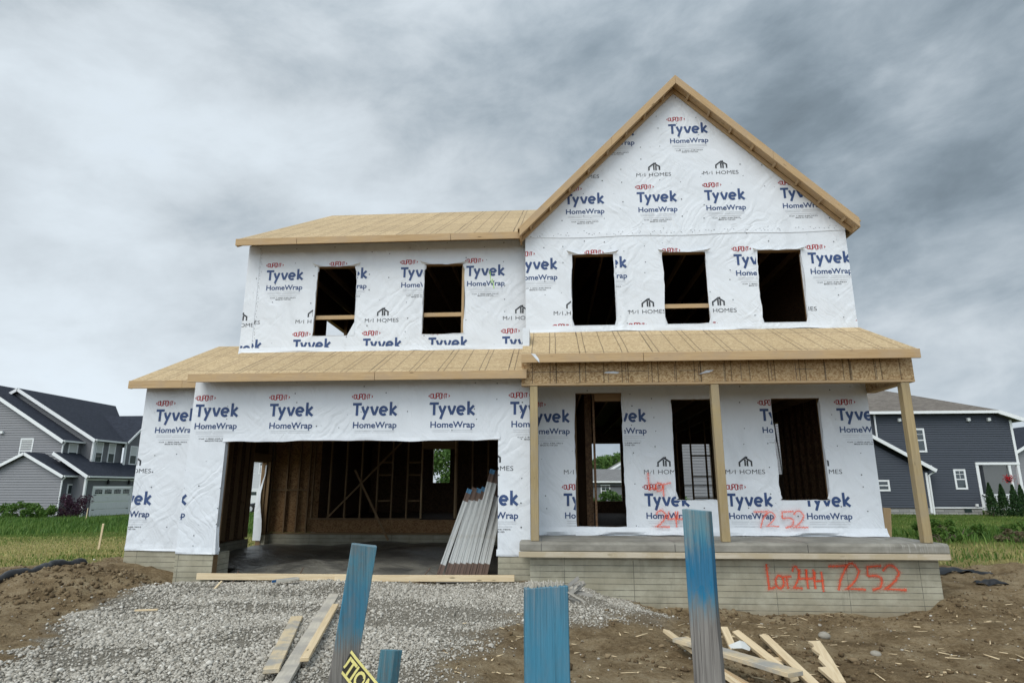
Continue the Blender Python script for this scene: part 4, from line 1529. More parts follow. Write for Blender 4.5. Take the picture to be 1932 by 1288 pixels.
mb.board((-5.05, BY-.07, .60), (-3.1, BY-.07, 2.6), .045, .018, (0, -1, 0))
mb.build('diagonal_brace', 'stud', house, uv='long')
mb = MB()
mb.board((-4.35, BY-.10, 1.85), (-3.25, BY-.55, .10), .055, .018, (0, -1, 0))
mb.build('diagonal_brace', 'stud', house, uv='long')
for yy in (.8, 1.2, 1.6, 2.0, 2.4, 2.8, 3.2, 3.6, 4.0, 4.4, 4.68, 5.66):
    stud(house, (-6.665, yy, .2), (-6.665, yy, 3.3), up=(0, 1, 0))
stud(house, (-6.665, 4.70, 2.16), (-6.665, 5.64, 2.16), up=(0, 0, 1), wide=.2, name='header')
stud(house, (-4.97, .20, -.1), (-4.97, .20, 2.2), wide=.09, deep=.09, name='trimmer', mat='rebar')
for yy in (1.0, 1.6, 2.2, 2.8, 3.4, 4.0, 4.6, 5.2):
    stud(house, (.36, yy, .2), (.36, yy, 3.3), up=(0, 1, 0))
# partition in the middle of the house and two bearing walls
for xx in (1.05, 3.55, 4.62, 5.02, 5.45, 5.86, 6.0, 6.35):
    stud(house, (xx, 8.0, .565), (xx, 8.0, 3.4))
for xx in (1.28, 1.42):
    stud(house, (xx, 2.2, .565), (xx, 2.2, 3.4), deep=.2)
for xa, xb, zs_ in ((5.04, 5.43, (1.1, 1.7, 2.3)), (5.47, 5.84, (1.1, 1.7, 2.3))):
    for zz_ in zs_:
        stud(house, (xa, 8.0, zz_), (xb, 8.0, zz_), up=(0, 0, 1), name='blocking')
for x0_, x1_, zz_ in ((2.26, 3.3, 1.42), (5.3, 6.4, 1.45)):
    stud(house, (x0_, 10.8, zz_), (x1_, 10.8, zz_), up=(0, 0, 1), name='window_brace')
for xx in (-4.9, -4.3, -3.7, -3.1, -2.5, -1.9, -1.3, -.7, -.1, .9, 1.5, 2.1, 2.7, 3.3, 3.9, 4.5, 5.1, 5.7, 6.3):
    stud(house, (xx, 1.6, 6.40), (xx, 10.7, 6.40), deep=.14, name='ceiling_joist')
for xx in (.9, 1.5, 2.1, 2.7, 3.3, 3.9, 4.5, 5.1, 5.7, 6.3):
    stud(house, (xx, 1.3, 3.28), (xx, 10.7, 3.28), deep=.24, name='floor_joist')
for xx in (4.9, 5.3, 5.7, 6.1):
    stud(house, (xx, 5.0, .565), (xx, 5.0, 3.15))
for yy in (1.4, 1.8, 2.2, 2.6, 3.0, 3.4, 3.8, 4.2, 4.6, 5.0, 6.3, 6.7, 7.1, 7.5):
    stud(house, (6.59, yy, .565), (6.59, yy, 3.4), up=(0, 1, 0), mat='osb_shaded')  # studs in the darkened sheathing colour, which carries the room's shade
stud(house, (-5.35, 8.4, 4.4), (-3.3, 3.0, 6.5), deep=.14, name='diagonal_brace')
stud(house, (-5.35, 7.2, 3.5), (-5.35, 7.2, 6.4), up=(0, 1, 0))
# guard rails nailed across three upstairs openings
for (xa, xb, zz_, yy) in ((-3.98, -3.14, 4.86, WY+.09), (-1.69, -.83, 4.88, WY+.09), (3.17, 4.05, 4.86, GYW+.07)):
    mb = MB()
    mb.board((xa, yy, zz_), (xb, yy, zz_), .085, .038, (0, -1, 0))
    mb.build('guard_rail', 'lumber', house, uv='long', bevel=.003)
stud(house, (-.875, WY+.10, 4.45), (-.875, WY+.10, 5.95), mat='lumber', name='trimmer', deep=.07, wide=.05)
mb = MB()
mb.board((1.75, GYW+.075, 3.07), (2.27, GYW+.075, 3.07), .14, .10, (0, -1, 0))
mb.build('header', 'stud', house, uv='long')
stud(house, (1.73, GYW+.16, .7), (1.73, GYW+.16, 3.15), name='trimmer', mat='osb_shaded')  # darkened colour stands in for the shade inside the doorway
mb = MB()
mb.box(1.60, 1.69, 1.9, 7.9, .565, 3.4, 0)
mb.build('partition', 'osb_shaded', house)
for yy in (2.0, 2.5, 3.0, 3.5, 4.2):
    stud(house, (1.715, yy, .565), (1.715, yy, 3.4), deep=.045, up=(0, 1, 0), mat='osb_shaded')

# vapour sheet and stone base inside the garage
n_ = 60
vx = np.linspace(-6.6, .42, n_)
vy = np.linspace(-.03, 5.85, n_)
VX, VY = np.meshgrid(vx, vy)
vz = -.125+.22*np.clip(vnoise(VX.ravel()*.8, VY.ravel()*.7, 31)-.25, 0, 1)*np.clip(VY.ravel()/1.2, 0, 1)+.05*vnoise(VX.ravel()*2.2, VY.ravel()*2.6, 32)*np.clip(VY.ravel()/.8, 0, 1)
VX = np.where(VY < .95, np.maximum(VX, -4.9), VX)
ii = np.arange(n_*n_).reshape(n_, n_)
fl = np_mesh('garage_floor_sheet', np.stack([VX.ravel(), VY.ravel(), vz], 1), np.stack([ii[:-1, :-1], ii[:-1, 1:], ii[1:, 1:], ii[1:, :-1]], -1).reshape(-1, 4), 'sheet', smooth=True)
tag(fl, 'wrinkled dark plastic sheet spread over the garage floor', 'plastic sheet')


# ------------------------------------------------------------------ small site objects
def loose(name, p0, p1, wide, thick, mat, label, cat, group=None, up=(0, 0, 1), roll=0.0, bevel=.003):
    mb = MB()
    mb.board(p0, p1, wide, thick, up, roll=roll)
    c = (Vector(p0)+Vector(p1))/2
    return tag(mb.build(name, mat, uv='long', bevel=bevel, origin=tuple(c)), label, cat, group)


# form boards across the garage mouth, and the pins that hold them
loose('form_plank', (-5.09, -.075, -.058), (-2.44, -.075, -.052), .10, .038, 'lumber_pale', 'pale form plank along the left half of the garage mouth', 'plank', 'form planks across the garage mouth', up=(0, -1, 0))
loose('form_plank', (-2.70, -.118, -.060), (.288, -.118, -.036), .10, .038, 'lumber_pale', 'longer pale form plank along the right half of the garage mouth', 'plank', 'form planks across the garage mouth', up=(0, -1, 0))
PINS = 'steel pins leaning on the form planks'
for (p0, p1), lb in zip([((-4.44, -.11, -.16), (-4.40, -.02, .03)), ((-3.38, -.11, -.17), (-3.28, -.02, .09)), ((-1.30, -.155, -.14), (-1.12, -.02, .10))],
                        ['short rusty steel pin against the left end of the form planks', 'rusty steel pin on the form plank behind the blue block', 'rusty steel pin by the form plank nearest the white boards']):
    mb = MB()
    mb.tube([p0, p1], .009, 6)
    tag(mb.build('steel_pin', 'rebar', origin=p0), lb, 'pin', PINS)

# white boards with brown ends leaning in the garage mouth
WHITE = 'white form boards leaning in the garage mouth'
tops = [(-.585, .75, 1.37), (-.50, .80, 1.39), (-.42, .84, 1.38), (-.33, .88, 1.40), (-.17, .80, 1.72), (-.09, .86, 1.70), (-.05, .95, 1.45), (.0, 1.0, 1.30)]
wl = ['white board leaning furthest out at the left end of the row in the garage', 'second white board from the left of the row in the garage', 'white board with a dark top leaning third from the left', 'white board leaning in the row just left of the two tallest',
      'tallest white board leaning in the garage, its left neighbour shorter', 'tall white board leaning right beside the tallest one', 'white board leaning between the tall pair and the last one', 'last white board of the row, nearest the right garage jamb']
for k in range(8):
    b = Vector((-1.04+.107*k+(.03 if k else 0), .30 if k == 0 else .36, -.085))
    tp = Vector(tops[k])
    if k == 0:
        b.z = -.10
    ax = (tp-b)
    Ln = ax.length
    ax.normalize()
    rings = [0, Ln*.5, Ln-.24, Ln-.235, Ln-.085, Ln-.08, Ln]
    caps = [0, 0, 0, .7, .7, 1, 1]
    prof = [(-.045, -.02), (.045, -.02), (.045, .02), (.024, .02), (.020, .008), (-.020, .008), (-.024, .02), (-.045, .02)]
    V_, F_, A_ = [], [], []
    for z, cpv in zip(rings, caps):
        V_ += [(x, y, z) for x, y in prof]
        A_ += [cpv]*8
    for i in range(len(rings)-1):
        F_ += [(i*8+q, i*8+(q+1) % 8, (i+1)*8+(q+1) % 8, (i+1)*8+q) for q in range(8)]
    me = bpy.data.meshes.new('form_board')
    me.from_pydata(V_, [], F_+[tuple(range(7, -1, -1)), tuple((len(rings)-1)*8+q for q in range(8))])
    at = me.attributes.new('endcap', 'FLOAT', 'POINT')
    at.data.foreach_set('value', [c if k in (0, 2, 3, 4) or c < .9 else .7 for c in A_])
    me.materials.append(M['form_board'])
    o = bpy.data.objects.new('form_board', me)
    COL.objects.link(o)
    yv = Vector((.30, -1, .15))
    zc = ax
    xc = yv.cross(zc).normalized()
    xc = -xc if xc.x < 0 else xc
    yc = zc.cross(xc)
    if yc.y > 0:
        yc = -yc
        xc = yc.cross(zc)
    o.matrix_world = Matrix(((xc.x, yc.x, zc.x, b.x), (xc.y, yc.y, zc.y, b.y), (xc.z, yc.z, zc.z, b.z), (0, 0, 0, 1)))
    tag(o, wl[k], 'board', WHITE)

# blue marker stakes close to the camera
M['stake_l'] = stake_mat('stake_paint_leaning', 1.215, 1.49, .3, hv=.45, solid=.25)
M['stake_r'] = stake_mat('stake_paint_tall', 1.365, 1.60, .65, .92, hv=.9)
M['stake_m'] = stake_mat('stake_paint_wide', .2, 1.50, .35, hv=0, solid=.72)
M['stake_s'] = stake_mat('stake_paint_short', .3, 1.10, .6, .8)
STK = 'blue topped wooden stakes in front of the house'


def stake(name, base, top, yaw, mat, label, wd=.089, th=.038, ztop=0.0, taper=0.0):
    """2x4 stake; yaw turns its wide face (0 = facing the camera, -Y)"""
    base, top = Vector(base), Vector(top)
    a = (top-base).normalized()
    xv = Vector((math.cos(yaw), math.sin(yaw), 0))
    yv = a.cross(xv).normalized()          # away
    xv = yv.cross(a).normalized()
    rr = random.Random(int(yaw*1000)+5)
    mb = MB()
    n = 14
    V_ = []
    for i in range(n+1):
        p = base.lerp(top, i/n)
        jx, jy = rr.uniform(-.0012, .0012), rr.uniform(-.0008, .0008)
        for sx_, sy_ in ((-1, -1), (1, -1), (1, 1), (-1, 1)):
            q = p+xv*(sx_*wd/2+jx)+yv*(sy_*th/2+jy)
            if i == n:
                q = q+a*(ztop*sx_*.5+rr.uniform(-.003, .003))
            V_.append(q)
    F_ = [(i*4+k, i*4+(k+1) % 4, (i+1)*4+(k+1) % 4, (i+1)*4+k) for i in range(n) for k in range(4)]+[(n*4, n*4+1, n*4+2, n*4+3), (3, 2, 1, 0)]
    mb.raw(V_, F_)
    return mb, xv, yv, a


def gz_(x, y):
    return float(base_h(np.array([x]), np.array([y]))[0])


def finish_stake(mb, name, mat, base, label):
    # UVs along the stake: u up its length
    o = mb.build(name, mat, uv='long', bevel=.0018, origin=tuple(base))
    me = o.data
    uvl = me.uv_layers[0].data
    for p in me.polygons:
        n_ = p.normal
        s = abs(n_.x) > abs(n_.y)
        for li, vi in zip(p.loop_indices, p.vertices):
            c = me.vertices[vi].co
            uvl[li].uv = (c.z, (c.y+.37 if s else c.x))
    return tag(o, label, 'stake', STK)


bl = (.03, -8.31, -.31)
mb, *_ = stake('stake', bl, (.257, -8.44, 1.211), R(18), None, None)
finish_stake(mb, 'marker_stake', 'stake_l', bl, 'leaning blue topped stake in front of the garage gravel with grey lower half')
br = (1.435, -8.50, -.33)
mb, *_ = stake('stake', br, (1.412, -8.54, 1.338), R(-30), None, None, ztop=-.006)
finish_stake(mb, 'marker_stake', 'stake_r', br, 'tallest blue stake with a knot, standing before the porch and the lumber scraps')
bm_ = (.919, -9.40, -.33)
mb, xv, yv, a = stake('stake', bm_, (.915, -9.345, 1.212), R(8), None, None, ztop=.002)
o = finish_stake(mb, 'marker_stake', 'stake_m', bm_, 'widest blue stake with a battered splintered top between the other two')
mb = MB()
tp = Vector((.915, -9.345, 1.212))
rr = random.Random(3)
for k in range(18):        # splinters bent off the right edge
    p = tp+xv*(.036+rr.uniform(0, .008))+yv*rr.uniform(-.018, .018)-a*rr.uniform(.0, .022)
    dv = (xv*rr.uniform(.4, 1.2)+a*rr.uniform(-.5, .9)+yv*rr.uniform(-.4, .3)).normalized()
    L_ = rr.uniform(.02, .055)
    mb.board(p, p+dv*L_, rr.uniform(.003, .009), .0014, (dv.y, -dv.x, .3))
mb.build('splinter', 'weathered', o, uv='long')
mb = MB()
for k in range(55):        # mushroomed fibres on the struck end
    p = tp+xv*rr.uniform(-.040, .036)+yv*rr.uniform(-.018, .018)
    dv = (xv*rr.uniform(-.6, .6)+yv*rr.uniform(-.6, .6)+a).normalized()
    mb.board(p-a*.004, p+dv*rr.uniform(.003, .012), rr.uniform(.002, .006), .002, (1, .2, .1))
mb.build('crushed_end', 'muddy', o, uv='long')
bs = (.20, -8.24, -.31)
mb, *_ = stake('stake', bs, (.295, -8.135, .795), R(-38), None, None, ztop=.012)
finish_stake(mb, 'marker_stake', 'stake_s', bs, 'short dark blue stake behind the yellow and black caution tape')

# caution tape tied between the leaning stake and something below the frame
tape = MB()
A0, A1 = Vector((.198, -8.405, .882)), Vector((.60, -8.62, .608))
n_ = 24
bv = Vector((-.56, .02, -.80)).normalized()*.078


def tp_pt(s, v):
    p = A0.lerp(A1, s)+bv*v
    p += Vector((.0, -1, 0))*.004*math.sin(s*14+v*2)+Vector((0, 0, -1))*.014*math.sin(s*PI)
    return p


nrm = (A1-A0).cross(bv).normalized()
if nrm.y > 0:
    nrm = -nrm
for i in range(n_):
    for v0, v1, m in ((0, .12, 0), (.12, .88, 1), (.88, 1, 0)):
        q = [tp_pt(i/n_, v1), tp_pt((i+1)/n_, v1), tp_pt((i+1)/n_, v0), tp_pt(i/n_, v0)]
        tape.poly(q, m)
polys, ta, tb = text2d('CAUTION', 1.0, .03)
hcap = max(q[1] for p in polys for q in p)
Lt = (A1-A0).length
kk = .052/hcap
for p in polys:
    if min(q[0]-ta for q in p)*kk*.72-.05 < .03:
        continue
    tape.poly([tp_pt(((q[0]-ta)*kk*.72-.05)/Lt, .84-(q[1]*kk)/.078)+nrm*.0008 for q in p], 0)
tag(tape.build('caution_tape', ['tape_yellow', 'tape_black'], origin=tuple(A0)), 'yellow and black caution tape tied to the leaning blue stake', 'tape')

# planks lying on the gravel
GV = 'planks lying on the driveway gravel'
loose('plank', (-2.26, -2.70, -.165), (-1.60, -4.86, -.185), .14, .04, 'snow', 'short wide tan plank with dirty blotches at the left of the gravel planks', 'plank', GV, bevel=.004)
loose('plank', (-2.30, -1.25, -.135), (-1.38, -5.2, -.225), .14, .038, 'muddy', 'long muddy grey plank lying under a narrower pale one on the gravel', 'plank', GV, bevel=.004)
loose('plank', (-1.95, -2.2, -.105), (-1.42, -4.55, -.165), .080, .038, 'lumber_pale', 'narrow pale plank lying on top of the long muddy grey one', 'plank', GV, bevel=.004)
loose('wood_block', (-3.52, -.52, -.055), (-3.24, -.30, -.045), .13, .038, 'muddy', 'small grey block with a blue edge on gravel below the form plank', 'wood block', 'wood scraps on bare ground')
mb = MB()
mb.board((-3.56, -.577, -.055), (-3.28, -.357, -.045), .012, .039, (0, 0, 1))
o = bpy.data.objects['wood_block']
mb.build('painted_edge', 'blue_paint', o, uv='long')
loose('wood_block', (.43, -3.36, -.27), (.62, -3.25, -.265), .05, .04, 'muddy', 'tan wood offcut on the dirt left of the widest blue stake', 'wood block', 'wood scraps on bare ground')
loose('wood_stick', (-4.53, -2.45, -.155), (-4.25, -2.40, -.15), .035, .02, 'lumber_pale', 'yellowish wood stick lying on the gravel near its left edge', 'stick', 'wood scraps on bare ground')
loose('wood_stick', (-4.42, -.72, -.16), (-4.36, -.62, -.05), .035, .02, 'lumber_pale', 'pale wood chip standing in gravel near the left form plank', 'stick', 'wood scraps on bare ground')
# heap of offcuts by the porch
OF = 'lumber offcuts heaped on the dirt before the porch'
loose('offcut', (2.27, -2.60, -.28), (2.58, -4.75, -.30), .078, .040, 'lumber_pale', 'pale offcut pointing up left at the left end of the heap', 'offcut', OF, up=(.25, 0, 1))
loose('offcut', (2.29, -3.32, -.21), (3.06, -4.58, -.205), .20, .042, 'snow', 'wide speckled grey plank lying across the top of the offcut heap', 'offcut', OF, up=(.12, -.15, 1), bevel=.004)
loose('offcut', (3.00, -2.45, -.27), (2.86, -3.45, -.36), .080, .04, 'lumber_pale', 'short pale offcut standing out of the heap right beside the tallest stake', 'offcut', OF)
loose('offcut', (3.08, -2.66, -.27), (3.14, -4.3, -.32), .082, .045, 'lumber_pale', 'long pale offcut reaching back from behind the speckled plank', 'offcut', OF, up=(-.3, 0, 1))
loose('offcut', (3.39, -2.68, -.30), (3.25, -4.6, -.33), .085, .045, 'lumber_pale', 'longest pale offcut slanting down at the right side of the heap', 'offcut', OF, up=(-.25, 0, 1))
loose('offcut', (2.95, -3.62, -.36), (3.42, -3.42, -.37), .13, .036, 'lumber_pale', 'flat pale offcut tucked under the long ones in the heap', 'offcut', OF)
loose('offcut', (2.48, -3.95, -.30), (2.72, -4.9, -.31), .09, .038, 'lumber', 'darker tan offcut under the speckled plank at the heap front', 'offcut', OF, up=(.3, 0, 1))
mb = MB()
zt = -.365
out_ = [(3.83, -2.86), (3.97, -2.84), (3.80, -3.55), (3.60, -4.3), (3.50, -4.3), (3.53, -3.86), (3.62, -3.84), (3.66, -3.55), (3.74, -3.4), (3.75, -3.16), (3.80, -3.1), (3.83, -3.0)]
mb.prism([(x, y, zt+.03*(y+4.3)/1.5) for x, y in out_][::-1], (0, 0, .03))
tag(mb.build('offcut', 'lumber_pale', uv='long', origin=(3.7, -3.6, zt)), 'pale offcut with a jagged broken edge lying apart at the heap right', 'offcut', OF)
mb = MB()
rr = random.Random(9)
pl = [(2.94+.12*math.cos(t)+rr.uniform(-.02, .02), -3.28+.06*math.sin(t), -.33+.10*rr.random()) for t in [i*PI/4 for i in range(8)]]
for i in range(8):
    mb.poly([pl[i], pl[(i+1) % 8], (2.95, -3.28, -.22)])
tag(mb.build('plastic_scrap', 'curtain', origin=(2.95, -3.28, -.33)), 'crumpled clear grey plastic scrap caught among the lumber offcuts', 'scrap')

# rocks large enough to single out
for x, y, s, lb in [(4.35, -2.0, .085, 'pale grey rock on the dirt behind the lumber heap'), (4.55, -2.9, .07, 'brownish rock beside the broken offcut'), (-6.55, -1.15, .065, 'pale rock on the dug soil left of the garage'), (-7.6, -.75, .07, 'pale rock beside the black drain sock')]:
    v = ICO*(1+rng.uniform(-.2, .2, (12, 1)))*np.array([s*1.2, s*.85, s*.7])+np.array([x, y, gz_(x, y)+s*.35])
    o = np_mesh('rock', v, ICOF, 'stone', {'tone': np.full(12, .22)})
    sb = o.modifiers.new('sub', 'SUBSURF')
    sb.levels = sb.render_levels = 2
    tag(o, lb, 'rock')

# black drain sock at the left, black plastic at the right
mb = MB()
pts = [(-7.05, -3.2, -.07), (-7.22, -2.2, -.02), (-7.29, -1.5, .06), (-7.40, -.98, .09), (-7.46, -.57, .11), (-7.47, -.18, .12), (-7.40, .12, .12), (-7.36, .26, .08)]
path, rad = [], []
for i in range(len(pts)-1):
    for k in range(6):
        t = k/6
        p = Vector(pts[i]).lerp(Vector(pts[i+1]), t)
        s = (i+t)
        path.append(p+Vector((math.sin(s*2.2)*.05, 0, math.sin(s*3.1)*.015)))
        rad.append(.075+.014*math.sin(s*5.3)+.008*math.sin(s*11)-.02*(s > 6.2))
mb.tube(path, rad, 12)
tag(mb.build('drain_sock', 'black_plastic', smooth=True, origin=(-7.4, -.5, 0)), 'lumpy black drain sock snaking over the bare soil left of the garage', 'drain sock')


def scrap(cx, cy, rx, ry, h, seed, label):
    n = 18
    xs_, ys_ = np.meshgrid(np.linspace(-1, 1, n), np.linspace(-1, 1, n))
    a = np.arctan2(ys_, xs_)
    edge = 1+.25*np.sin(a*3+seed)+.12*np.sin(a*7+seed*2)
    X_, Y_ = cx+xs_*rx*edge, cy+ys_*ry*edge
    gz = rough_h(X_.ravel(), Y_.ravel()).reshape(n, n)
    r2 = np.clip(1-(xs_**2+ys_**2)/1.6, 0, 1)
    Z_ = gz+.012+h*r2*(.4+.9*vnoise(xs_*2.2+seed, ys_*2.2, seed))
    i_ = np.arange(n*n).reshape(n, n)
    o = np_mesh('plastic_scrap', np.stack([X_.ravel(), Y_.ravel(), Z_.ravel()], 1), np.stack([i_[:-1, :-1], i_[:-1, 1:], i_[1:, 1:], i_[1:, :-1]], -1).reshape(-1, 4), 'black_plastic', smooth=True)
    return tag(o, label, 'scrap', 'black plastic scraps right of the porch')


scrap(8.45, 2.15, .52, .32, .10, 2, 'larger torn black plastic scrap at the back corner of the porch')
scrap(8.22, .72, .17, .20, .09, 5, 'small rounded black plastic scrap on the dirt right of the porch')

# thin survey stakes in the grass
SV = 'thin survey stakes in the grass'
for (px_, py__), h, lb in [((-10.1, 4.27), .62, 'thin pale survey stake in the lawn left of the garage'), ((-25.5, 23.8), .75, 'thin survey stake in tall grass before the grey house'), ((-7.95, 8.05), .62, 'thin survey stake seen through the garage side door')]:
    zb = gz_(px_, py__)
    loose('survey_stake', (px_, py__, zb-.05), (px_+.03, py__, zb+h), .045, .02, 'lumber_pale', lb, 'survey stake', SV, up=(0, -1, 0))


# ------------------------------------------------------------------ neighbouring houses
def clip_poly(poly, a, b):
    """keep the part of poly left of a->b"""
    out = []
    for i in range(len(poly)):
        p, q = poly[i-1], poly[i]
        sp = (b[0]-a[0])*(p[1]-a[1])-(b[1]-a[1])*(p[0]-a[0])
        sq = (b[0]-a[0])*(q[1]-a[1])-(b[1]-a[1])*(q[0]-a[0])
        if (sp >= 0) != (sq >= 0):
            t = sp/(sp-sq)
            out.append((p[0]+(q[0]-p[0])*t, p[1]+(q[1]-p[1])*t))
        if sq >= 0:
            out.append(q)
    return out


def siding(mb, P, outline, lap=.125, mat=0, proud=.028):
    """lapped boards over a convex outline (CCW in u, z), each board tilted out at its lower edge"""
    zs = [p[1] for p in outline]
    us = [p[0] for p in outline]
    z = math.floor(min(zs)/lap)*lap
    while z < max(zs):
        q = [(min(us)-1, z), (max(us)+1, z), (max(us)+1, z+lap), (min(us)-1, z+lap)]
        for i in range(len(outline)):
            q = clip_poly(q, outline[i], outline[(i+1) % len(outline)]) if q else q
        if len(q) > 2:
            f = lambda p: P(p[0], p[1], -proud*(1-(p[1]-z)/lap))
            mb.poly([f(p) for p in q], mat)
            lo = [p for p in q if abs(p[1]-z) < 1e-5]
            if len(lo) == 2:
                a, b = sorted(lo)
                mb.poly([P(a[0], z, 0), P(b[0], z, 0), P(b[0], z, -proud), P(a[0], z, -proud)], mat)
        z += lap
    mb.poly([P(u, z_, .004) for u, z_ in outline], mat)


def window(parent, P, u0, u1, z0, z1, grid=False, curtain=False, tr=.09):
    mb = MB()
    pbox(mb, P, u0, u0+tr, z0, z1, -.055, .01)
    pbox(mb, P, u1-tr, u1, z0, z1, -.055, .01)
    pbox(mb, P, u0+tr, u1-tr, z1-tr, z1, -.055, .01)
    pbox(mb, P, u0+tr, u1-tr, z0, z0+tr, -.060, .01)
    zm = (z0+z1)/2
    pbox(mb, P, u0+tr, u1-tr, zm-.03, zm+.03, -.045, .01)
    if grid:
        um = (u0+u1)/2
        pbox(mb, P, um-.012, um+.012, zm+.03, z1-tr, -.040, .01)
        zq = (zm+z1)/2
        pbox(mb, P, u0+tr, um-.012, zq-.012, zq+.012, -.040, .01)
        pbox(mb, P, um+.012, u1-tr, zq-.012, zq+.012, -.040, .01)
    wn = mb.build('window', 'trim', parent)
    mb = MB()
    pbox(mb, P, u0+tr, u1-tr, z0+tr, z1-tr, -.030, .0)
    mb.build('pane', 'glass', wn)
    if curtain:
        mb = MB()
        k = 9
        for i in range(k):
            a, b = u0+tr+(u1-u0-2*tr)*i/k, u0+tr+(u1-u0-2*tr)*(i+1)/k
            q = [P(a, zm+.03, -.033-.004*(i % 2)), P(b, zm+.03, -.033-.004*((i+1) % 2)), P(b, z1-tr, -.033-.004*((i+1) % 2)), P(a, z1-tr, -.033-.004*(i % 2))]
            mb.poly(q)
        mb.build('curtain', 'curtain', wn)
    return wn


def trim_line(parent, name, p0, p1, wide, thick, up):
    mb = MB()
    mb.board(p0, p1, wide, thick, up)
    return mb.build(name, 'trim', parent, uv='long')


def pipe(parent, pts, r=.05):
    mb = MB()
    mb.tube(pts, r, 8)
    return mb.build('downspout', 'trim', parent)


def roof_quad(parent, pts, mat, name='roof', th=.12):
    pts = [Vector(p) for p in pts]
    n = (pts[1]-pts[0]).cross(pts[-1]-pts[0]).normalized()
    if n.z < 0:
        n = -n
    mb = MB()
    mb.prism(pts, -n*th)
    return mb.build(name, mat, parent)


# --- grey house to the left: gables face the camera, front faces the side street
gh = empty('grey_house', (-38.5, 40, -.9), 'large grey clapboard house with navy roofs and a white garage door', 'house')
gb = -1.0
# nearest one storey wing
YL, XL = 36.3, -37.52
P = front(YL)
mb = MB()
siding(mb, P, [(-44.4, gb), (XL, gb), (XL, 2.22), (-40.78, 3.90), (-44.4, 2.10)], .20, proud=.06)
mb.build('wall', 'siding_grey', gh)
mb = MB()
siding(mb, sideX(XL, 1), [(YL, gb), (38.6, gb), (38.6, 2.25), (YL, 2.25)], .125)
mb.build('wall', 'siding_dark', gh)
window(gh, sideX(XL, 1), 36.92, 37.5, .05, 1.62)
lr = roof_quad(gh, [(-37.22, YL-.35, 2.30), (-37.22, 39.2, 2.30), (-40.78, 39.2, 4.10), (-40.78, YL-.35, 4.10)], 'shingle_navy')
roof_quad(gh, [(-44.6, 39.2, 2.15), (-44.6, YL-.35, 2.15), (-40.79, YL-.35, 4.098), (-40.79, 39.2, 4.098)], 'shingle_navy')
trim_line(gh, 'rake_trim', (-37.22, YL-.36, 2.16), (-40.78, YL-.36, 3.97), .22, .05, (0, -1, 0))
trim_line(gh, 'rake_trim', (-44.6, YL-.36, 2.02), (-40.79, YL-.36, 3.97), .22, .05, (0, -1, 0))
trim_line(gh, 'gutter', (-37.15, YL-.3, 2.22), (-37.15, 38.4, 2.22), .12, .12, (1, 0, 0))
pipe(gh, [(-37.15, YL-.15, 2.15), (-37.42, YL-.1, 1.9), (-37.42, YL-.1, gb+.3)], .055)
# garage block facing +x
XG, YG0, YG1 = -36.4, 37.4, 46.5
mb = MB()
siding(mb, front(YG0), [(XL, gb), (XG, gb), (XG, 2.3), (XL, 2.3)], .125)
mb.build('wall', 'siding_dark', gh)
gd = (38.35, 42.95, gb, 1.36)
mb = MB()
for o_ in ([(YG0, gb), (gd[0], gb), (gd[0], 2.3), (YG0, 2.3)], [(gd[0], gd[3]), (gd[1], gd[3]), (gd[1], 2.3), (gd[0], 2.3)], [(gd[1], gb), (YG1, gb), (YG1, 2.3), (gd[1], 2.3)]):
    siding(mb, sideX(XG, 1), o_, .125)
mb.build('wall', 'siding_dark', gh)
PG = sideX(XG, 1)
mb = MB()
pbox(mb, PG, gd[0]-.12, gd[0], gb, gd[3]+.12, -.06, .05)
pbox(mb, PG, gd[1], gd[1]+.12, gb, gd[3]+.12, -.06, .05)
pbox(mb, PG, gd[0], gd[1], gd[3], gd[3]+.12, -.06, .05)
fr = mb.build('door_frame', 'trim', gh)
mb = MB()
for r in range(4):
    z0_, z1_ = gb+.03+r*.58, gb+.03+r*.58+.565
    pbox(mb, PG, gd[0]+.02, gd[1]-.02, z0_, z1_, .0, .05, 0)
    for c in range(8):
        if r < 3:
            u = gd[0]+.1+c*.565
            pbox(mb, PG, u, u+.45, z0_+.07, z1_-.07, -.012, .0, 0)
gdo = mb.build('garage_door', 'door_white', fr)
for c in range(4):
    mb = MB()
    u = gd[0]+.25+c*1.12
    for k in range(4):
        uu = u+k*.21
        top = .36+.06*math.sin((k+.5)/4*PI if c in (1, 2) else (k+1)/5*PI)
        for a, b in ((.05, .19), (.21, top)):
            pbox(mb, PG, uu, uu+.17, gb+1.80+a, gb+1.80+b, -.016, -.001)
    mb.build('door_window', 'glass', fr)
mb = MB()
for u in (gd[0]+.12, gd[1]-.35):
    for z_ in (gb+.55, gb+1.72):
        pbox(mb, PG, u, u+.25, z_, z_+.05, -.03, -.013)
mb.build('strap_hinge', 'dark_metal', fr)
for u in (39.8, 42.4):
    mb = MB()
    pbox(mb, PG, u-.07, u+.07, 1.62, 1.92, -.22, -.06)
    pbox(mb, PG, u-.03, u+.03, 1.92, 2.0, -.16, 0.0)
    mb.build('wall_lamp', 'dark_metal', gh)
trim_line(gh, 'corner_trim', (XG+.03, YG0-.03, gb), (XG+.03, YG0-.03, 2.2), .16, .16, (0, -1, 0))
roof_quad(gh, [(XG+.35, YG0-.35, 2.28), (XG+.35, YG1, 2.28), (-38.18, YG1, 3.52), (-38.18, YG0-.35, 3.52)], 'shingle_navy')
roof_quad(gh, [(-38.18, YG0-.35, 3.50), (-38.18, 40.2, 3.50), (-39.28, 40.2, 4.15), (-39.28, YG0-.35, 4.15)], 'shingle_navy')
trim_line(gh, 'rake_trim', (XG+.35, YG0-.36, 2.16), (-39.3, YG0-.36, 4.05), .24, .05, (0, -1, 0))
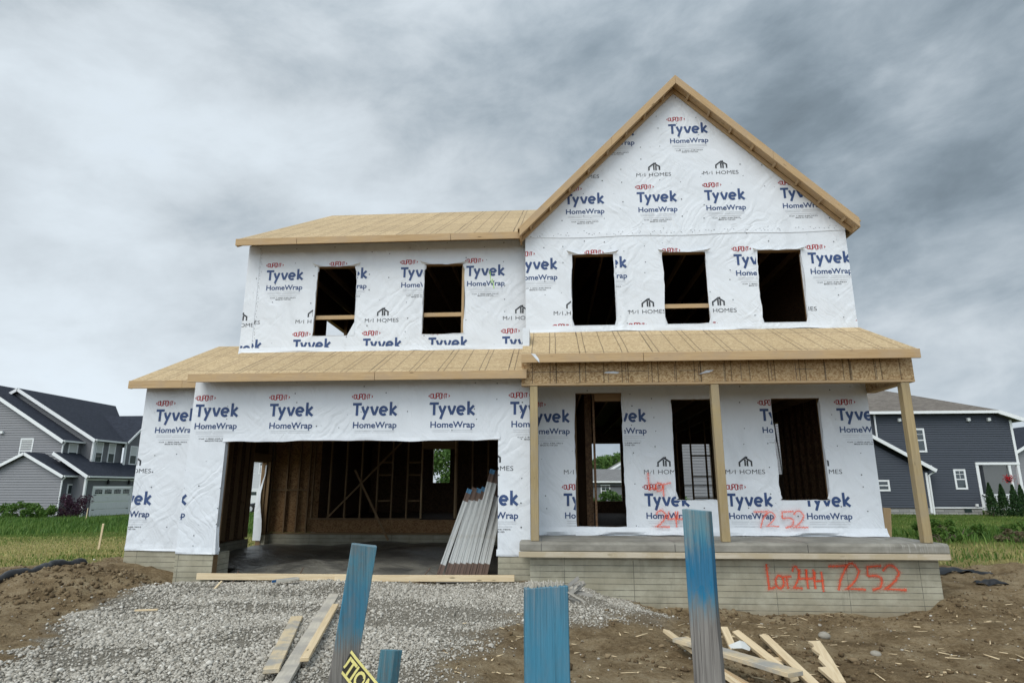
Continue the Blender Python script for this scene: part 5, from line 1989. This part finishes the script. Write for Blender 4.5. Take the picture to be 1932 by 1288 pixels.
trim_line(gh, 'gutter', (XG+.42, YG0-.3, 2.2), (XG+.42, YG1, 2.2), .13, .13, (1, 0, 0))
trim_line(gh, 'frieze_trim', (XG+.03, YG0, 1.98), (XG+.03, YG1, 1.98), .12, .05, (1, 0, 0))
# tall block nearest the camera
YA, XA = 38.0, -39.3
mb = MB()
siding(mb, front(YA), [(-56, gb), (XA, gb), (XA, 5.08), (-47.6, 9.95), (-56, 5.08)], .20, proud=.06)
mb.build('wall', 'siding_grey', gh)
mb = MB()
siding(mb, sideX(XA, 1), [(YA, 2), (40.2, 2), (40.2, 5.1), (YA, 5.1)], .125)
mb.build('wall', 'siding_dark', gh)
window(gh, front(YA), -43.05, -41.90, 3.2, 5.33, curtain=True, tr=.12)
window(gh, sideX(XA, 1), 38.55, 39.6, 3.55, 4.95, curtain=True, tr=.10)
roof_quad(gh, [(-39.05, YA-.4, 5.12), (-39.05, 42, 5.12), (-47.6, 42, 10.10), (-47.6, YA-.4, 10.10)], 'shingle_navy')
roof_quad(gh, [(-56.2, 42, 5.1), (-56.2, YA-.4, 5.1), (-47.61, YA-.4, 10.095), (-47.61, 42, 10.095)], 'shingle_navy')
trim_line(gh, 'rake_trim', (-39.05, YA-.41, 4.98), (-47.6, YA-.41, 9.96), .26, .05, (0, -1, 0))
trim_line(gh, 'rake_trim', (-56.2, YA-.41, 4.96), (-47.61, YA-.41, 9.96), .26, .05, (0, -1, 0))
trim_line(gh, 'gutter', (-38.98, YA-.35, 5.06), (-38.98, 40.0, 5.06), .13, .13, (1, 0, 0))
pipe(gh, [(-38.98, YA-.2, 4.98), (-39.24, YA-.1, 4.7), (-39.24, YA-.1, 3.9)], .06)
for u in (-44.79, -46.0):
    mb = MB()
    pbox(mb, front(YA), u-.16, u+.16, 5.72, 5.92, -.22, .0)
    mb.build('wall_vent', 'trim', gh)
# main block behind, front windows above the garage roof
YB, XB = 40.0, -38.2
mb = MB()
siding(mb, front(YB), [(-53.2, gb), (XB, gb), (XB, 5.28), (-45.7, 9.62), (-53.2, 5.28)], .125)
mb.build('wall', 'siding_dark', gh)
mb = MB()
siding(mb, sideX(XB, 1), [(YB, 2.5), (43.6, 2.5), (43.6, 5.3), (YB, 5.3)], .125)
siding(mb, sideX(XB+.25, 1), [(43.6, 2.5), (49.6, 2.5), (49.6, 5.4), (46.6, 8.0), (43.6, 5.4)], .125)
mb.build('wall', 'siding_dark', gh)
PB = sideX(XB, 1)
window(gh, PB, 40.22, 41.12, 3.42, 5.16, curtain=True)
window(gh, PB, 41.78, 42.68, 3.42, 5.16, curtain=True)
window(gh, sideX(XB+.25, 1), 44.3, 45.3, 3.4, 5.1, curtain=True)
trim_line(gh, 'corner_trim', (XB+.03, YB-.03, 3.5), (XB+.03, YB-.03, 5.2), .2, .2, (0, -1, 0))
trim_line(gh, 'corner_trim', (XB+.28, 43.62, 2.9), (XB+.28, 43.62, 5.3), .2, .1, (1, 0, 0))
roof_quad(gh, [(-37.85, YB-.4, 5.34), (-37.85, 44.0, 5.34), (-45.7, 52.0, 9.82), (-45.7, YB-.4, 9.82)], 'shingle_navy')
roof_quad(gh, [(-53.5, 52, 5.3), (-53.5, YB-.4, 5.3), (-45.71, YB-.4, 9.815), (-45.71, 52.0, 9.815)], 'shingle_navy')
roof_quad(gh, [(-37.6, 43.4, 5.36), (-37.6, 46.6, 8.12), (-43.5, 46.6, 8.12), (-39.0, 43.4, 5.36)], 'shingle_navy')
roof_quad(gh, [(-37.6, 49.8, 5.36), (-43.5, 49.8, 5.36), (-43.5, 46.61, 8.118), (-37.6, 46.61, 8.118)], 'shingle_navy')
trim_line(gh, 'rake_trim', (-37.85, YB-.41, 5.20), (-45.7, YB-.41, 9.68), .26, .05, (0, -1, 0))
trim_line(gh, 'rake_trim', (-53.5, YB-.41, 5.16), (-45.71, YB-.41, 9.68), .26, .05, (0, -1, 0))
trim_line(gh, 'rake_trim', (-37.59, 43.4, 5.26), (-37.59, 46.6, 8.0), .18, .05, (1, 0, 0))
trim_line(gh, 'gutter', (-37.78, YB-.35, 5.28), (-37.78, 43.5, 5.28), .14, .14, (1, 0, 0))
pipe(gh, [(-37.8, YB-.2, 5.2), (-38.12, YB-.12, 4.9), (-38.12, YB-.12, 3.6)], .06)
mb = MB()
mb.box(-56, XA+.02, YA+.05, YA+.3, -1.3, gb, 0)
mb.box(XG-.3, XG+.01, YG0, YG1, -1.3, gb, 0)
mb.build('foundation', 'stone_base', gh)

# --- navy house to the right
nh = empty('navy_house', (24, 29, -.15), 'navy clapboard house with white trim, brown hip roof and a corner porch', 'house')
YR = 27.5
P = front(YR)
mb = MB()
siding(mb, P, [(17.5, .24), (25.56, .24), (25.56, 2.66), (25.56, 5.72), (17.5, 5.70)], .135, proud=.045)
siding(mb, P, [(25.56, 2.72), (27.97, 2.72), (27.97, 5.26), (27.1, 5.66), (25.56, 5.72)], .135, proud=.045)
mb.build('wall', 'siding_navy', nh)
mb = MB()
siding(mb, front(YR-.5), [(16.5, .24), (22.46, .24), (22.46, 2.22), (18.5, 4.55), (16.5, 4.55)], .135, proud=.045)
mb.build('wall', 'siding_navy', nh)
mb = MB()
siding(mb, sideX(27.98, 1), [(YR, 2.7), (36, 2.7), (36, 5.26), (YR, 5.26)], .115)
siding(mb, sideX(26.0, 1), [(YR+.05, .24), (36, .24), (36, 2.7), (YR+.05, 2.7)], .115)
mb.build('wall', 'siding_navy', nh)
nr = roof_quad(nh, [(15.5, YR-.4, 5.78), (27.15, YR-.4, 5.78), (22.0, YR+5.0, 8.1), (15.5, YR+5.0, 8.1)], 'shingle_brown')
roof_quad(nh, [(28.5, YR-.42, 5.30), (28.5, 40, 5.30), (22.0, 40, 8.13), (22.0, YR+5.0, 8.13), (27.15, YR-.42, 5.80)], 'shingle_brown')
mb = MB()
mb.board((15.5, YR-.42, 5.68), (27.12, YR-.42, 5.70), .16, .12, (0, -1, 0))
mb.board((27.12, YR-.42, 5.70), (28.5, YR-.42, 5.20), .22, .10, (0, -1, 0))
mb.board((28.52, YR-.35, 5.22), (28.52, 36, 5.22), .14, .12, (1, 0, 0))
mb.build('gutter', 'trim', nh)
# corner boards, water table, lower rake
trim_line(nh, 'corner_trim', (27.95, YR-.03, 2.72), (27.95, YR-.03, 5.24), .13, .06, (0, -1, 0))
trim_line(nh, 'water_table', (15, YR-.035, .235), (25.56, YR-.035, .235), .07, .07, (0, -1, 0))
trim_line(nh, 'rake_trim', (18.7, YR-.86, 4.78), (22.86, YR-.86, 2.30), .20, .06, (0, -1, 0))
roof_quad(nh, [(18.7, YR-.84, 4.9), (22.95, YR-.84, 2.36), (22.95, YR-.02, 2.40), (18.7, YR-.02, 4.94)], 'shingle_navy', th=.05)
trim_line(nh, 'corner_trim', (22.44, YR-.53, -.05), (22.44, YR-.53, 2.2), .12, .06, (0, -1, 0))
pipe(nh, [(22.85, YR-.62, 2.25), (22.56, YR-.58, 2.05), (22.55, YR-.58, -.15)], .05)
pipe(nh, [(20.2, YR-.12, 5.6), (20.2, YR-.10, 4.0)], .05)
window(nh, P, 22.05, 22.98, 3.39, 4.79, grid=True, tr=.10)
window(nh, P, 24.27, 24.94, 1.26, 2.41, grid=True, tr=.10)
window(nh, front(YR-.5), 19.55, 20.33, 1.165, 1.80, tr=.10)
for x in (21.62, 25.57, 26.72):
    mb = MB()
    pbox(mb, P, x-.08, x+.08, 5.2, 5.38, -.17, .0)
    pbox(mb, P, x-.05, x+.05, 5.17, 5.2, -.12, -.02)
    mb.build('wall_vent', 'trim', nh)
for x, z_, s in ((23.0, 2.56, .07), (25.25, .38, .07)):
    mb = MB()
    pbox(mb, P, x-s, x+s, z_-s, z_+s, -.12, .0)
    mb.build('wall_vent', 'trim', nh)
mb = MB()
mb.box(15, 25.52, YR-.02, YR+.2, -.6, .20, 0)
mb.box(15, 22.44, YR-.50, YR-.03, -.6, .20, 0)
mb.build('foundation', 'stone_base', nh)
mb = MB()
pbox(mb, P, 24.55, 24.95, -.02, .18, -.04, .03, 0)
mb.build('basement_window', 'glass', nh)
# porch at the corner
pt = []
mb = MB()
mb.box(25.56, 25.72, YR-.06, YR+.10, .24, 2.66)
mb.build('porch_post', 'trim', nh)
mb = MB()
mb.box(27.86, 28.0, YR-.06, YR+.10, .2, 2.66)
mb.build('porch_post', 'trim', nh)
mb = MB()
mb.box(25.56, 28.02, YR-.08, YR+.12, 2.66, 2.80)
mb.box(27.84, 28.02, YR+.12, 33, 2.66, 2.80)
mb.build('porch_beam', 'trim', nh)
mb = MB()
mb.box(25.56, 28.1, YR+.0, 33, .10, .22)
mb.build('porch_floor', 'trim', nh)
mb = MB()
for x in [25.80+.13*i for i in range(16)]:
    mb.box(x, x+.04, YR-.0, YR+.04, .30, .92)
mb.box(25.72, 27.86, YR-.02, YR+.06, .92, 1.0)
mb.box(25.72, 27.86, YR-.02, YR+.06, .25, .30)
mb.build('railing', 'trim', nh)
mb = MB()
for k in range(3):
    mb.box(25.6, 26.4, YR-.35-.28*k, YR-.08-.28*k, -.25, .08-.14*k)
mb.build('porch_step', 'concrete', nh)
mb = MB()
mb.board((25.62, YR-.1, .95), (25.95, YR-.9, .35), .05, .05)
mb.board((25.93, YR-.88, -.2), (25.93, YR-.88, .4), .05, .05, (1, 0, 0))
mb.build('stair_rail', 'dark_metal', nh)
mb = MB()
pbox(mb, sideX(26.0, 1), YR+1.0, YR+2.0, .25, 2.4, -.04, .02)
mb.build('front_door', 'dark_metal', nh)
trim_line(nh, 'door_trim', (26.05, YR+.9, .25), (26.05, YR+.9, 2.5), .14, .06, (1, 0, 0))
trim_line(nh, 'door_trim', (26.05, YR+2.1, .25), (26.05, YR+2.1, 2.5), .14, .06, (1, 0, 0))

# --- further houses
fh = empty('grey_gable_house', (48, 52, -.3), 'grey house with a dark roof at the right edge, behind the navy house porch', 'house')
mb = MB()
siding(mb, front(50), [(43.0, -.4), (54, -.4), (54, 4.2), (48.5, 7.2), (43.0, 4.2)], .14)
mb.build('wall', 'siding_grey', fh)
roof_quad(fh, [(42.6, 49.6, 4.0), (48.5, 49.6, 7.3), (48.5, 60, 7.3), (42.6, 60, 4.0)], 'shingle_navy')
roof_quad(fh, [(54.4, 60, 4.0), (48.51, 60, 7.298), (48.51, 49.6, 7.298), (54.4, 49.6, 4.0)], 'shingle_navy')
trim_line(fh, 'rake_trim', (42.6, 49.58, 3.9), (48.5, 49.58, 7.2), .24, .05, (0, -1, 0))
trim_line(fh, 'corner_trim', (43.05, 49.95, -.3), (43.05, 49.95, 4.2), .2, .1, (0, -1, 0))
window(fh, front(50), 44.4, 45.4, .9, 2.6, grid=True)
window(fh, front(50), 46.6, 47.6, .9, 2.6, grid=True)
mb = MB()
mb.box(43, 54, 50.1, 59, -.5, 4.1)
mb.build('wall', 'siding_grey', fh)


def plain_house(name, label, x0, x1, y0, y1, zb, ze, zr, mat, roofmat, wins, along='x', door=None):
    h = empty(name, ((x0+x1)/2, (y0+y1)/2, zb), label, 'house')
    mb = MB()
    if along == 'x':       # ridge along x, eaves to the camera
        siding(mb, front(y0), [(x0, zb), (x1, zb), (x1, ze), (x0, ze)], .14)
        mb.box(x0, x1, y0+.03, y1, zb, ze)
        for xx in (x0, x1-.02):
            mb.prism([(xx, y0+.03, ze), (xx, y1, ze), (xx, (y0+y1)/2, zr-.15)], (.02, 0, 0))
        mb.build('wall', mat, h)
        roof_quad(h, [(x0-.3, y0-.4, ze-.02), (x1+.3, y0-.4, ze-.02), (x1+.3, (y0+y1)/2, zr), (x0-.3, (y0+y1)/2, zr)], roofmat)
        roof_quad(h, [(x1+.3, y1+.4, ze-.02), (x0-.3, y1+.4, ze-.02), (x0-.3, (y0+y1)/2+.01, zr-.002), (x1+.3, (y0+y1)/2+.01, zr-.002)], roofmat)
        trim_line(h, 'gutter', (x0-.3, y0-.44, ze-.08), (x1+.3, y0-.44, ze-.08), .14, .08, (0, -1, 0))
    else:
        xm = (x0+x1)/2
        siding(mb, front(y0), [(x0, zb), (x1, zb), (x1, ze), (xm, zr-.15), (x0, ze)], .14)
        mb.box(x0, x1, y0+.03, y1, zb, ze)
        mb.build('wall', mat, h)
        roof_quad(h, [(x0-.4, y0-.3, ze-.2), (xm, y0-.3, zr), (xm, y1, zr), (x0-.4, y1, ze-.2)], roofmat)
        roof_quad(h, [(x1+.4, y1, ze-.2), (xm+.01, y1, zr-.002), (xm+.01, y0-.3, zr-.002), (x1+.4, y0-.3, ze-.2)], roofmat)
        trim_line(h, 'rake_trim', (x0-.4, y0-.32, ze-.3), (xm, y0-.32, zr-.1), .24, .05, (0, -1, 0))
        trim_line(h, 'rake_trim', (x1+.4, y0-.32, ze-.3), (xm+.01, y0-.32, zr-.1), .24, .05, (0, -1, 0))
    for a, b, c, e in wins:
        window(h, front(y0), a, b, c, e, grid=True)
    if door:
        a, b, c, e = door
        mb = MB()
        pbox(mb, front(y0), a, b, c, e, -.06, .02, 0)
        for i in range(5):
            wd = (b-a)/5
            pbox(mb, front(y0), a+wd*i+.12, a+wd*(i+1)-.12, e-.62, e-.3, -.068, -.055, 1)
        mb.build('garage_door', ['door_white', 'glass'], h)
    return h


# seen through the garage side door, and through the rear openings
plain_house('pale_house', 'pale house with a white garage door, seen through the garage side door', -33, -22, 48, 58, -.8, 4.4, 7.0, 'siding_white', 'shingle_grey', [(-27.3, -26.1, 2.6, 4.0)], door=(-31.2, -27.2, -.75, 1.25))
plain_house('pale_grey_house', 'light grey clapboard house seen through the middle porch window', 7.05, 15, 20.5, 30, -.2, 5.4, 8.2, 'siding_grey', 'shingle_grey', [(9.2, 10.2, .8, 2.3)])
plain_house('low_grey_house', 'low house with a grey roof seen through the front door opening', 4.3, 9.5, 50, 60, -.4, 1.95, 3.2, 'siding_dark', 'shingle_grey', [(5.5, 6.4, .5, 1.6)])
plain_house('white_gable_house', 'distant white gable house above the low grey roof in the doorway', 7.6, 14, 62, 72, -.4, 3.4, 5.2, 'trim', 'shingle_grey', [(9.0, 9.8, 1.8, 3.0)], along='y')

# dark sedan on the drive of the pale house
car = empty('parked_sedan', (-22.4, 40.8, -.62), 'dark sedan parked before the pale house, seen through the garage side door', 'car')
CZ = gz_(-22.4, 40)
prof = [(-2.25, .35), (-2.28, .62), (-2.1, .78), (-1.15, .93), (-.35, 1.38), (.75, 1.42), (1.65, 1.02), (2.22, .98), (2.28, .60), (2.2, .35)]
mb = MB()
secs = []
for yy, k in ((-.86, .90), (-.80, 1.0), (.80, 1.0), (.86, .90)):
    secs.append([(-22.4+x*(.985 if abs(yy) > .82 else 1), 40.8+yy*(1 if z < 1.0 else .86), CZ+(z-.35)*k+.35-.12) for x, z in prof])
n_ = len(prof)
V_ = [p for s_ in secs for p in s_]
F_ = [(i*n_+k, i*n_+(k+1) % n_, (i+1)*n_+(k+1) % n_, (i+1)*n_+k) for i in range(3) for k in range(n_)]+[tuple(range(n_-1, -1, -1)), tuple(3*n_+k for k in range(n_))]
mb.raw(V_, F_)
body = mb.build('body', 'car_paint', car)
mb = MB()
yq = 40.8-.86*.88
mb.poly([(-23.35, yq-.03, CZ+.80), (-22.78, yq-.0, CZ+1.16), (-22.35, yq-.0, CZ+1.18), (-22.35, yq-.03, CZ+.80)])
mb.poly([(-22.28, yq-.03, CZ+.80), (-22.28, yq, CZ+1.18), (-21.7, yq, CZ+1.18), (-21.05, yq-.03, CZ+.82)])
mb.build('side_window', 'glass', car)
mb = MB()
mb.box(-24.69, -24.5, 40.05, 40.5, CZ+.42, CZ+.56)
mb.build('headlight', 'alu', car)
mb = MB()
mb.box(-20.32, -20.15, 40.05, 40.45, CZ+.60, CZ+.74)
mb.build('tail_light', 'lamp_red', car)
for x in (-23.85, -20.95):
    for y in (39.98, 41.62):
        mb = MB()
        mb.tube([(x, y-.11, CZ+.33), (x, y+.11, CZ+.33)], .33, 20)
        wh = mb.build('wheel', 'rubber', car)
        mb = MB()
        mb.tube([(x, y-.125, CZ+.33), (x, y-.105, CZ+.33)], .21, 14)
        mb.build('rim', 'alu', wh)


# ------------------------------------------------------------------ plants
def blades(name, x, y, h, mat, tone, lean=.45, wid=.006, parts=2):
    """grass blades: bent tapering strips"""
    n = len(x)
    z = rough_h(x, y)-.01
    a = rng.uniform(0, 2*PI, n)
    ln = np.abs(rng.normal(0, lean, n))*h
    dxy = np.stack([np.cos(a), np.sin(a)], 1)
    side = np.stack([-np.sin(a), np.cos(a)], 1)
    wd = wid*rng.uniform(.6, 1.4, n)
    b = np.stack([x, y, z], 1)
    mid = b.copy()
    mid[:, :2] += dxy*(ln*.35)[:, None]
    mid[:, 2] += h*.62
    tip = b.copy()
    tip[:, :2] += dxy*ln[:, None]
    tip[:, 2] += h
    o_ = np.zeros((n, 3))
    o_[:, :2] = side*wd[:, None]
    V = np.stack([b-o_, b+o_, mid+o_*.8, mid-o_*.8, tip], 1).reshape(-1, 3)
    k = (np.arange(n)*5)[:, None]
    F = np.concatenate([np.array([[0, 1, 2]])+k, np.array([[0, 2, 3]])+k, np.array([[3, 2, 4]])+k])
    return np_mesh(name, V, F, mat, {'tone': np.repeat(tone, 5)})


def in_view(x, y):
    ang = np.degrees(np.arctan2(x-.93, y+10.7))+3.7
    return np.abs(ang) < 44


def lawn(name, n, x0, x1, y0, y1, hm, hs, mat='grass', wid=.008, tone0=.45, dens=None, clump=True):
    x = rng.uniform(x0, x1, n)
    y = y0+(y1-y0)*rng.uniform(0, 1, n)**1.25
    k = (rng.uniform(0, 1, n) < grass_amt(x, y)) & in_view(x, y) & ~((x > -7) & (x < 7) & (y > -.3) & (y < 11.4))
    if dens is not None:
        k &= rng.uniform(0, 1, n) < dens(x, y)
    x, y = x[k], y[k]
    d_ = np.hypot(x-.9, y+10.7)
    h = np.clip(rng.normal(hm, hs, len(x)), hm*.35, hm*2)*(.7+.6*vnoise(x*.6, y*.6, 41))
    dryn = np.clip(1.6-1.6*np.abs(y-np.where(x < 0, 4.0, 4.0))/np.where(x < 0, 8.5, 3.2), 0, 1)
    tone = np.clip(tone0+rng.normal(0, .16, len(x))+(vnoise(x*.35, y*.8, 42)-.5)*.5+.50*dryn*(rng.uniform(0, 1, len(x)) < .82)*(hm < .12), 0, 1)
    return kind(blades(name, x, y, h, mat, tone, wid=wid*1.0), 'stuff')


lawn('grass', 80000, -34, -6.9, .0, 14, .045, .016, wid=.009)
lawn('grass', 64000, 6.5, 40, 1.0, 27, .06, .02, wid=.011)
lawn('grass', 9000, -14, 6, 11.4, 34, .18, .06, wid=.02)
# unmown bank in front of the grey house
lawn('tall_grass', 46000, -46, -9, 11.5, 34, .22, .07, 'weed', wid=.016, tone0=.5, dens=lambda x, y: np.clip((y-11.5-.12*np.abs(x+20)*.3)/3, 0, 1)*.9)
lawn('weeds', 13000, 9, 24, 6.5, 14, .17, .07, 'weed', wid=.014, tone0=.55, dens=lambda x, y: np.clip(vnoise(x*.5, y*.5, 51)*1.6-.5, 0, 1))
lawn('weeds', 5000, 7.0, 16, 2.5, 7, .12, .05, 'weed', wid=.010, tone0=.6, dens=lambda x, y: np.clip(vnoise(x*.8, y*.8, 52)*1.6-.7, 0, 1))


def leaf_cloud(pts, size, up=.3):
    """two-triangle leaves at pts, random orientation"""
    n = len(pts)
    a = rng.normal(0, 1, (n, 3))
    a[:, 2] = a[:, 2]*.6+up
    a /= np.linalg.norm(a, axis=1)[:, None]
    b = rng.normal(0, 1, (n, 3))
    b -= a*np.sum(a*b, 1)[:, None]
    b /= np.linalg.norm(b, axis=1)[:, None]
    c = np.cross(a, b)
    s = (size*rng.uniform(.6, 1.4, n))[:, None]
    V = np.stack([pts-b*s, pts+c*s*.45+a*s*.12, pts+b*s, pts-c*s*.45+a*s*.12], 1).reshape(-1, 3)
    k = (np.arange(n)*4)[:, None]
    return V, np.array([[0, 1, 2, 3]])+k


def clumps(n, c, r, lumps, lr):
    """points on/in lumps scattered over an ellipsoid: uneven outline with gaps"""
    cc = rng.normal(0, 1, (lumps, 3))
    cc /= np.linalg.norm(cc, axis=1)[:, None]
    cc *= rng.uniform(.35, 1, (lumps, 1))**.6
    cc = cc*np.array(r)+np.array(c)
    w_ = rng.uniform(.5, 1.2, lumps)
    which = rng.choice(lumps, n, p=w_/w_.sum())
    q = rng.normal(0, 1, (n, 3))
    q /= np.linalg.norm(q, axis=1)[:, None]
    q *= (rng.uniform(0, 1, (n, 1))**.35)*lr*w_[which][:, None]
    return cc[which]+q, np.clip(rng.normal(.5, .16, n)+(w_[which]-.85)*.25, 0, 1)


def bush(name, x, y, rx, ry, rz, n, size, mat, label, cat='bush', group=None, lumps=22, spray_=0):
    z = gz_(x, y)
    pts, tone = clumps(n, (x, y, z+rz*.85), (rx, ry, rz*.8), lumps, min(rx, rz)*.42)
    pts[:, 2] = np.maximum(pts[:, 2], z+.02)
    V, F = leaf_cloud(pts, size)
    root = empty(name, (x, y, z), label, cat, group)
    np_mesh('foliage', V, F, mat, {'tone': np.repeat(tone, 4)}, parent=root)
    mb = MB()
    for k in range(7):
        a = rng.uniform(0, 2*PI)
        e = Vector((x+math.cos(a)*rx*.6, y+math.sin(a)*ry*.6, z+rz*rng.uniform(.8, 1.4)))
        mb.tube([(x+.05*math.cos(a), y, z-.05), ((x+e.x)/2+.05, (y+e.y)/2, (z+e.z)/2+.05), e], [.02, .013, .005], 5)
    mb.build('stem', 'bark', root)
    return root


bush('purple_bush', -34.3, 33.6, 1.25, 1.1, 1.05, 2600, .07, 'purple', 'dark purple leaved bush in front of the grey house')
bush('green_bush', -35.6, 31.0, 1.9, 1.5, .72, 3200, .09, 'weed', 'rounded green bush growing just left of the purple bush')
bush('green_bush', -39.0, 30.6, 1.7, 1.4, .55, 2400, .09, 'weed', 'low green bush at the left edge of the photo below the grey gable')
bush('weed_clump', 12.6, 8.6, 1.25, .9, .29, 3200, .05, 'weed', 'tangled green weed clump on the lawn before the navy house')
bush('weed_clump', 11.4, 7.4, .6, .5, .13, 900, .045, 'weed', 'small green weed clump beside the right porch corner')
bush('dry_clump', 13.35, 7.4, .62, .45, .17, 1300, .04, 'dryweed', 'dry brown weed clump right of the tangled green one')
bush('weed_clump', 15.0, 9.6, .9, .6, .26, 1200, .05, 'weed', 'low green weed clump at the right edge behind the dry one')
bush('rear_bush', 3.3, 18, 1.1, .9, .85, 2200, .09, 'treeleaf', 'leafy green bush behind the house seen through the doorway')
bush('rear_bush', 6.3, 16.5, .5, .5, .75, 700, .07, 'weed', 'thin leafy bush seen through the middle porch window')

# clipped cedars in a row beside the navy porch
CD = 'cone cedars beside the navy porch'
for (x, h_), lb in zip([(24.80, 1.72), (25.42, 1.66), (26.02, 1.66), (26.42, 1.66)],
                       ['cone cedar nearest the navy wall, partly before the porch railing', 'second cone cedar out from the navy wall', 'third cone cedar out from the navy wall', 'cone cedar at the outer end of the row, cut by the photo edge']):
    y = 25.5
    z = gz_(x, y)
    n = 2600
    t = rng.uniform(0, 1, n)**.8
    rad = .33*(np.clip(1-t, 0, 1)**.75)*(.75+.25*np.sin(np.clip(t*8, 0, PI/2)))
    a = rng.uniform(0, 2*PI, n)
    rr_ = rad*(rng.uniform(.2, 1, n)**.4)*(1+.18*np.sin(a*5+t*13)+rng.normal(0, .08, n))
    pts = np.stack([x+rr_*np.cos(a), y+rr_*np.sin(a), z+.04+t*h_], 1)
    V, F = leaf_cloud(pts, .05, up=.1)
    root = empty('cedar', (x, y, z), lb, 'cedar', CD)
    np_mesh('crown', V, F, 'cedar', {'tone': np.repeat(np.clip(rng.normal(.5, .2, n), 0, 1), 4)}, parent=root)
    mb = MB()
    mb.tube([(x, y, z-.05), (x, y, z+h_*.8)], [.04, .01], 6)
    mb.build('trunk', 'bark', root)

# hanging flower basket on the navy porch
hb = empty('flower_basket', (27.45, 27.7, 1.9), 'hanging basket of red flowers under the navy porch beam', 'flower basket')
V, F = leaf_cloud(np.array([27.45, 27.7, 1.85])+rng.normal(0, 1, (260, 3))*np.array([.12, .12, .10]), .045)
np_mesh('flowers', V, F, 'red_flower', parent=hb)
mb = MB()
mb.tube([(27.45, 27.7, 1.66), (27.45, 27.7, 1.80)], [.09, .15], 12)
mb.build('pot', 'dark_metal', hb)
mb = MB()
for a in (0, 2.1, 4.2):
    mb.tube([(27.45+.14*math.cos(a), 27.7+.14*math.sin(a), 1.80), (27.45, 27.7, 2.655)], .006, 4)
mb.build('hanger', 'dark_metal', hb)


def tree(x, y, h, r, n, size, label, lumps=30, mat='treeleaf', group=None, trunk=.16):
    z = gz_(x, y)
    root = empty('tree', (x, y, z), label, 'tree', group)
    pts, tone = clumps(n, (x, y, z+h*.62), (r, r, h*.36), lumps, r*.40)
    V, F = leaf_cloud(pts, size)
    np_mesh('crown', V, F, mat, {'tone': np.repeat(tone, 4)}, parent=root)
    mb = MB()
    mb.tube([(x, y, z-.1), (x+.05, y, z+h*.3), (x-.05, y+.05, z+h*.6), (x, y, z+h*.85)], [trunk, trunk*.75, trunk*.45, trunk*.12], 8)
    for k in range(8):
        a = k*2.4
        zb = z+h*(.3+.06*k)
        mb.tube([(x, y, zb), (x+math.cos(a)*r*.4, y+math.sin(a)*r*.4, zb+h*.10), (x+math.cos(a)*r*.8, y+math.sin(a)*r*.8, zb+h*.16)], [trunk*.4, trunk*.25, trunk*.08], 6)
    mb.build('trunk', 'bark', root)
    return root


tree(-5.5, 30, 5.2, 1.9, 3600, .13, 'bushy green tree behind the house, seen through the garage back doorway')
TG = 'far trees seen through the front doorway'
tree(6.6, 82, 4.6, 2.2, 1800, .28, 'dark green far tree left of the white gable in the doorway', mat='cedar', group=TG)
tree(9.6, 84, 7.0, 2.6, 2200, .28, 'taller far tree just behind the white gable in the doorway', mat='treeleaf', group=TG)

loose('lumber_scrap', (7.08, 1.62, .2), (7.13, 1.55, 1.03), .14, .04, 'lumber', 'tan board end standing behind the right corner of the wrapped porch wall', 'board', up=(0, -1, 0))

# slivers and chips trodden into the dirt
N = 420
qx, qy = rng.uniform(-.6, 9, N), rng.uniform(-5.2, -.5, N)
k = rng.uniform(0, 1, N) < (1-gravel_amt(qx, qy))
qx, qy = qx[k], qy[k]
n = len(qx)
qz = rough_h(qx, qy)+.006
a = rng.uniform(0, 2*PI, n)
ln, wd_ = rng.lognormal(math.log(.035), .6, n), rng.uniform(.003, .010, n)
u_ = np.stack([np.cos(a), np.sin(a), rng.normal(0, .12, n)], 1)*ln[:, None]
v_ = np.stack([-np.sin(a), np.cos(a), rng.normal(0, .3, n)], 1)*wd_[:, None]
c_ = np.stack([qx, qy, qz], 1)
up_ = np.array([0, 0, .006])
V = np.stack([c_-u_-v_, c_+u_-v_*.6, c_+u_+v_*.6, c_-u_+v_, c_-u_-v_+up_, c_+u_-v_*.6+up_, c_+u_+v_*.6+up_, c_-u_+v_+up_], 1).reshape(-1, 3)
F = (np.array([(3, 2, 1, 0), (4, 5, 6, 7), (0, 1, 5, 4), (1, 2, 6, 5), (2, 3, 7, 6), (3, 0, 4, 7)])[None]+(np.arange(n)*8)[:, None, None]).reshape(-1, 4)
kind(np_mesh('wood_chips', V, F, 'lumber_pale'), 'stuff')
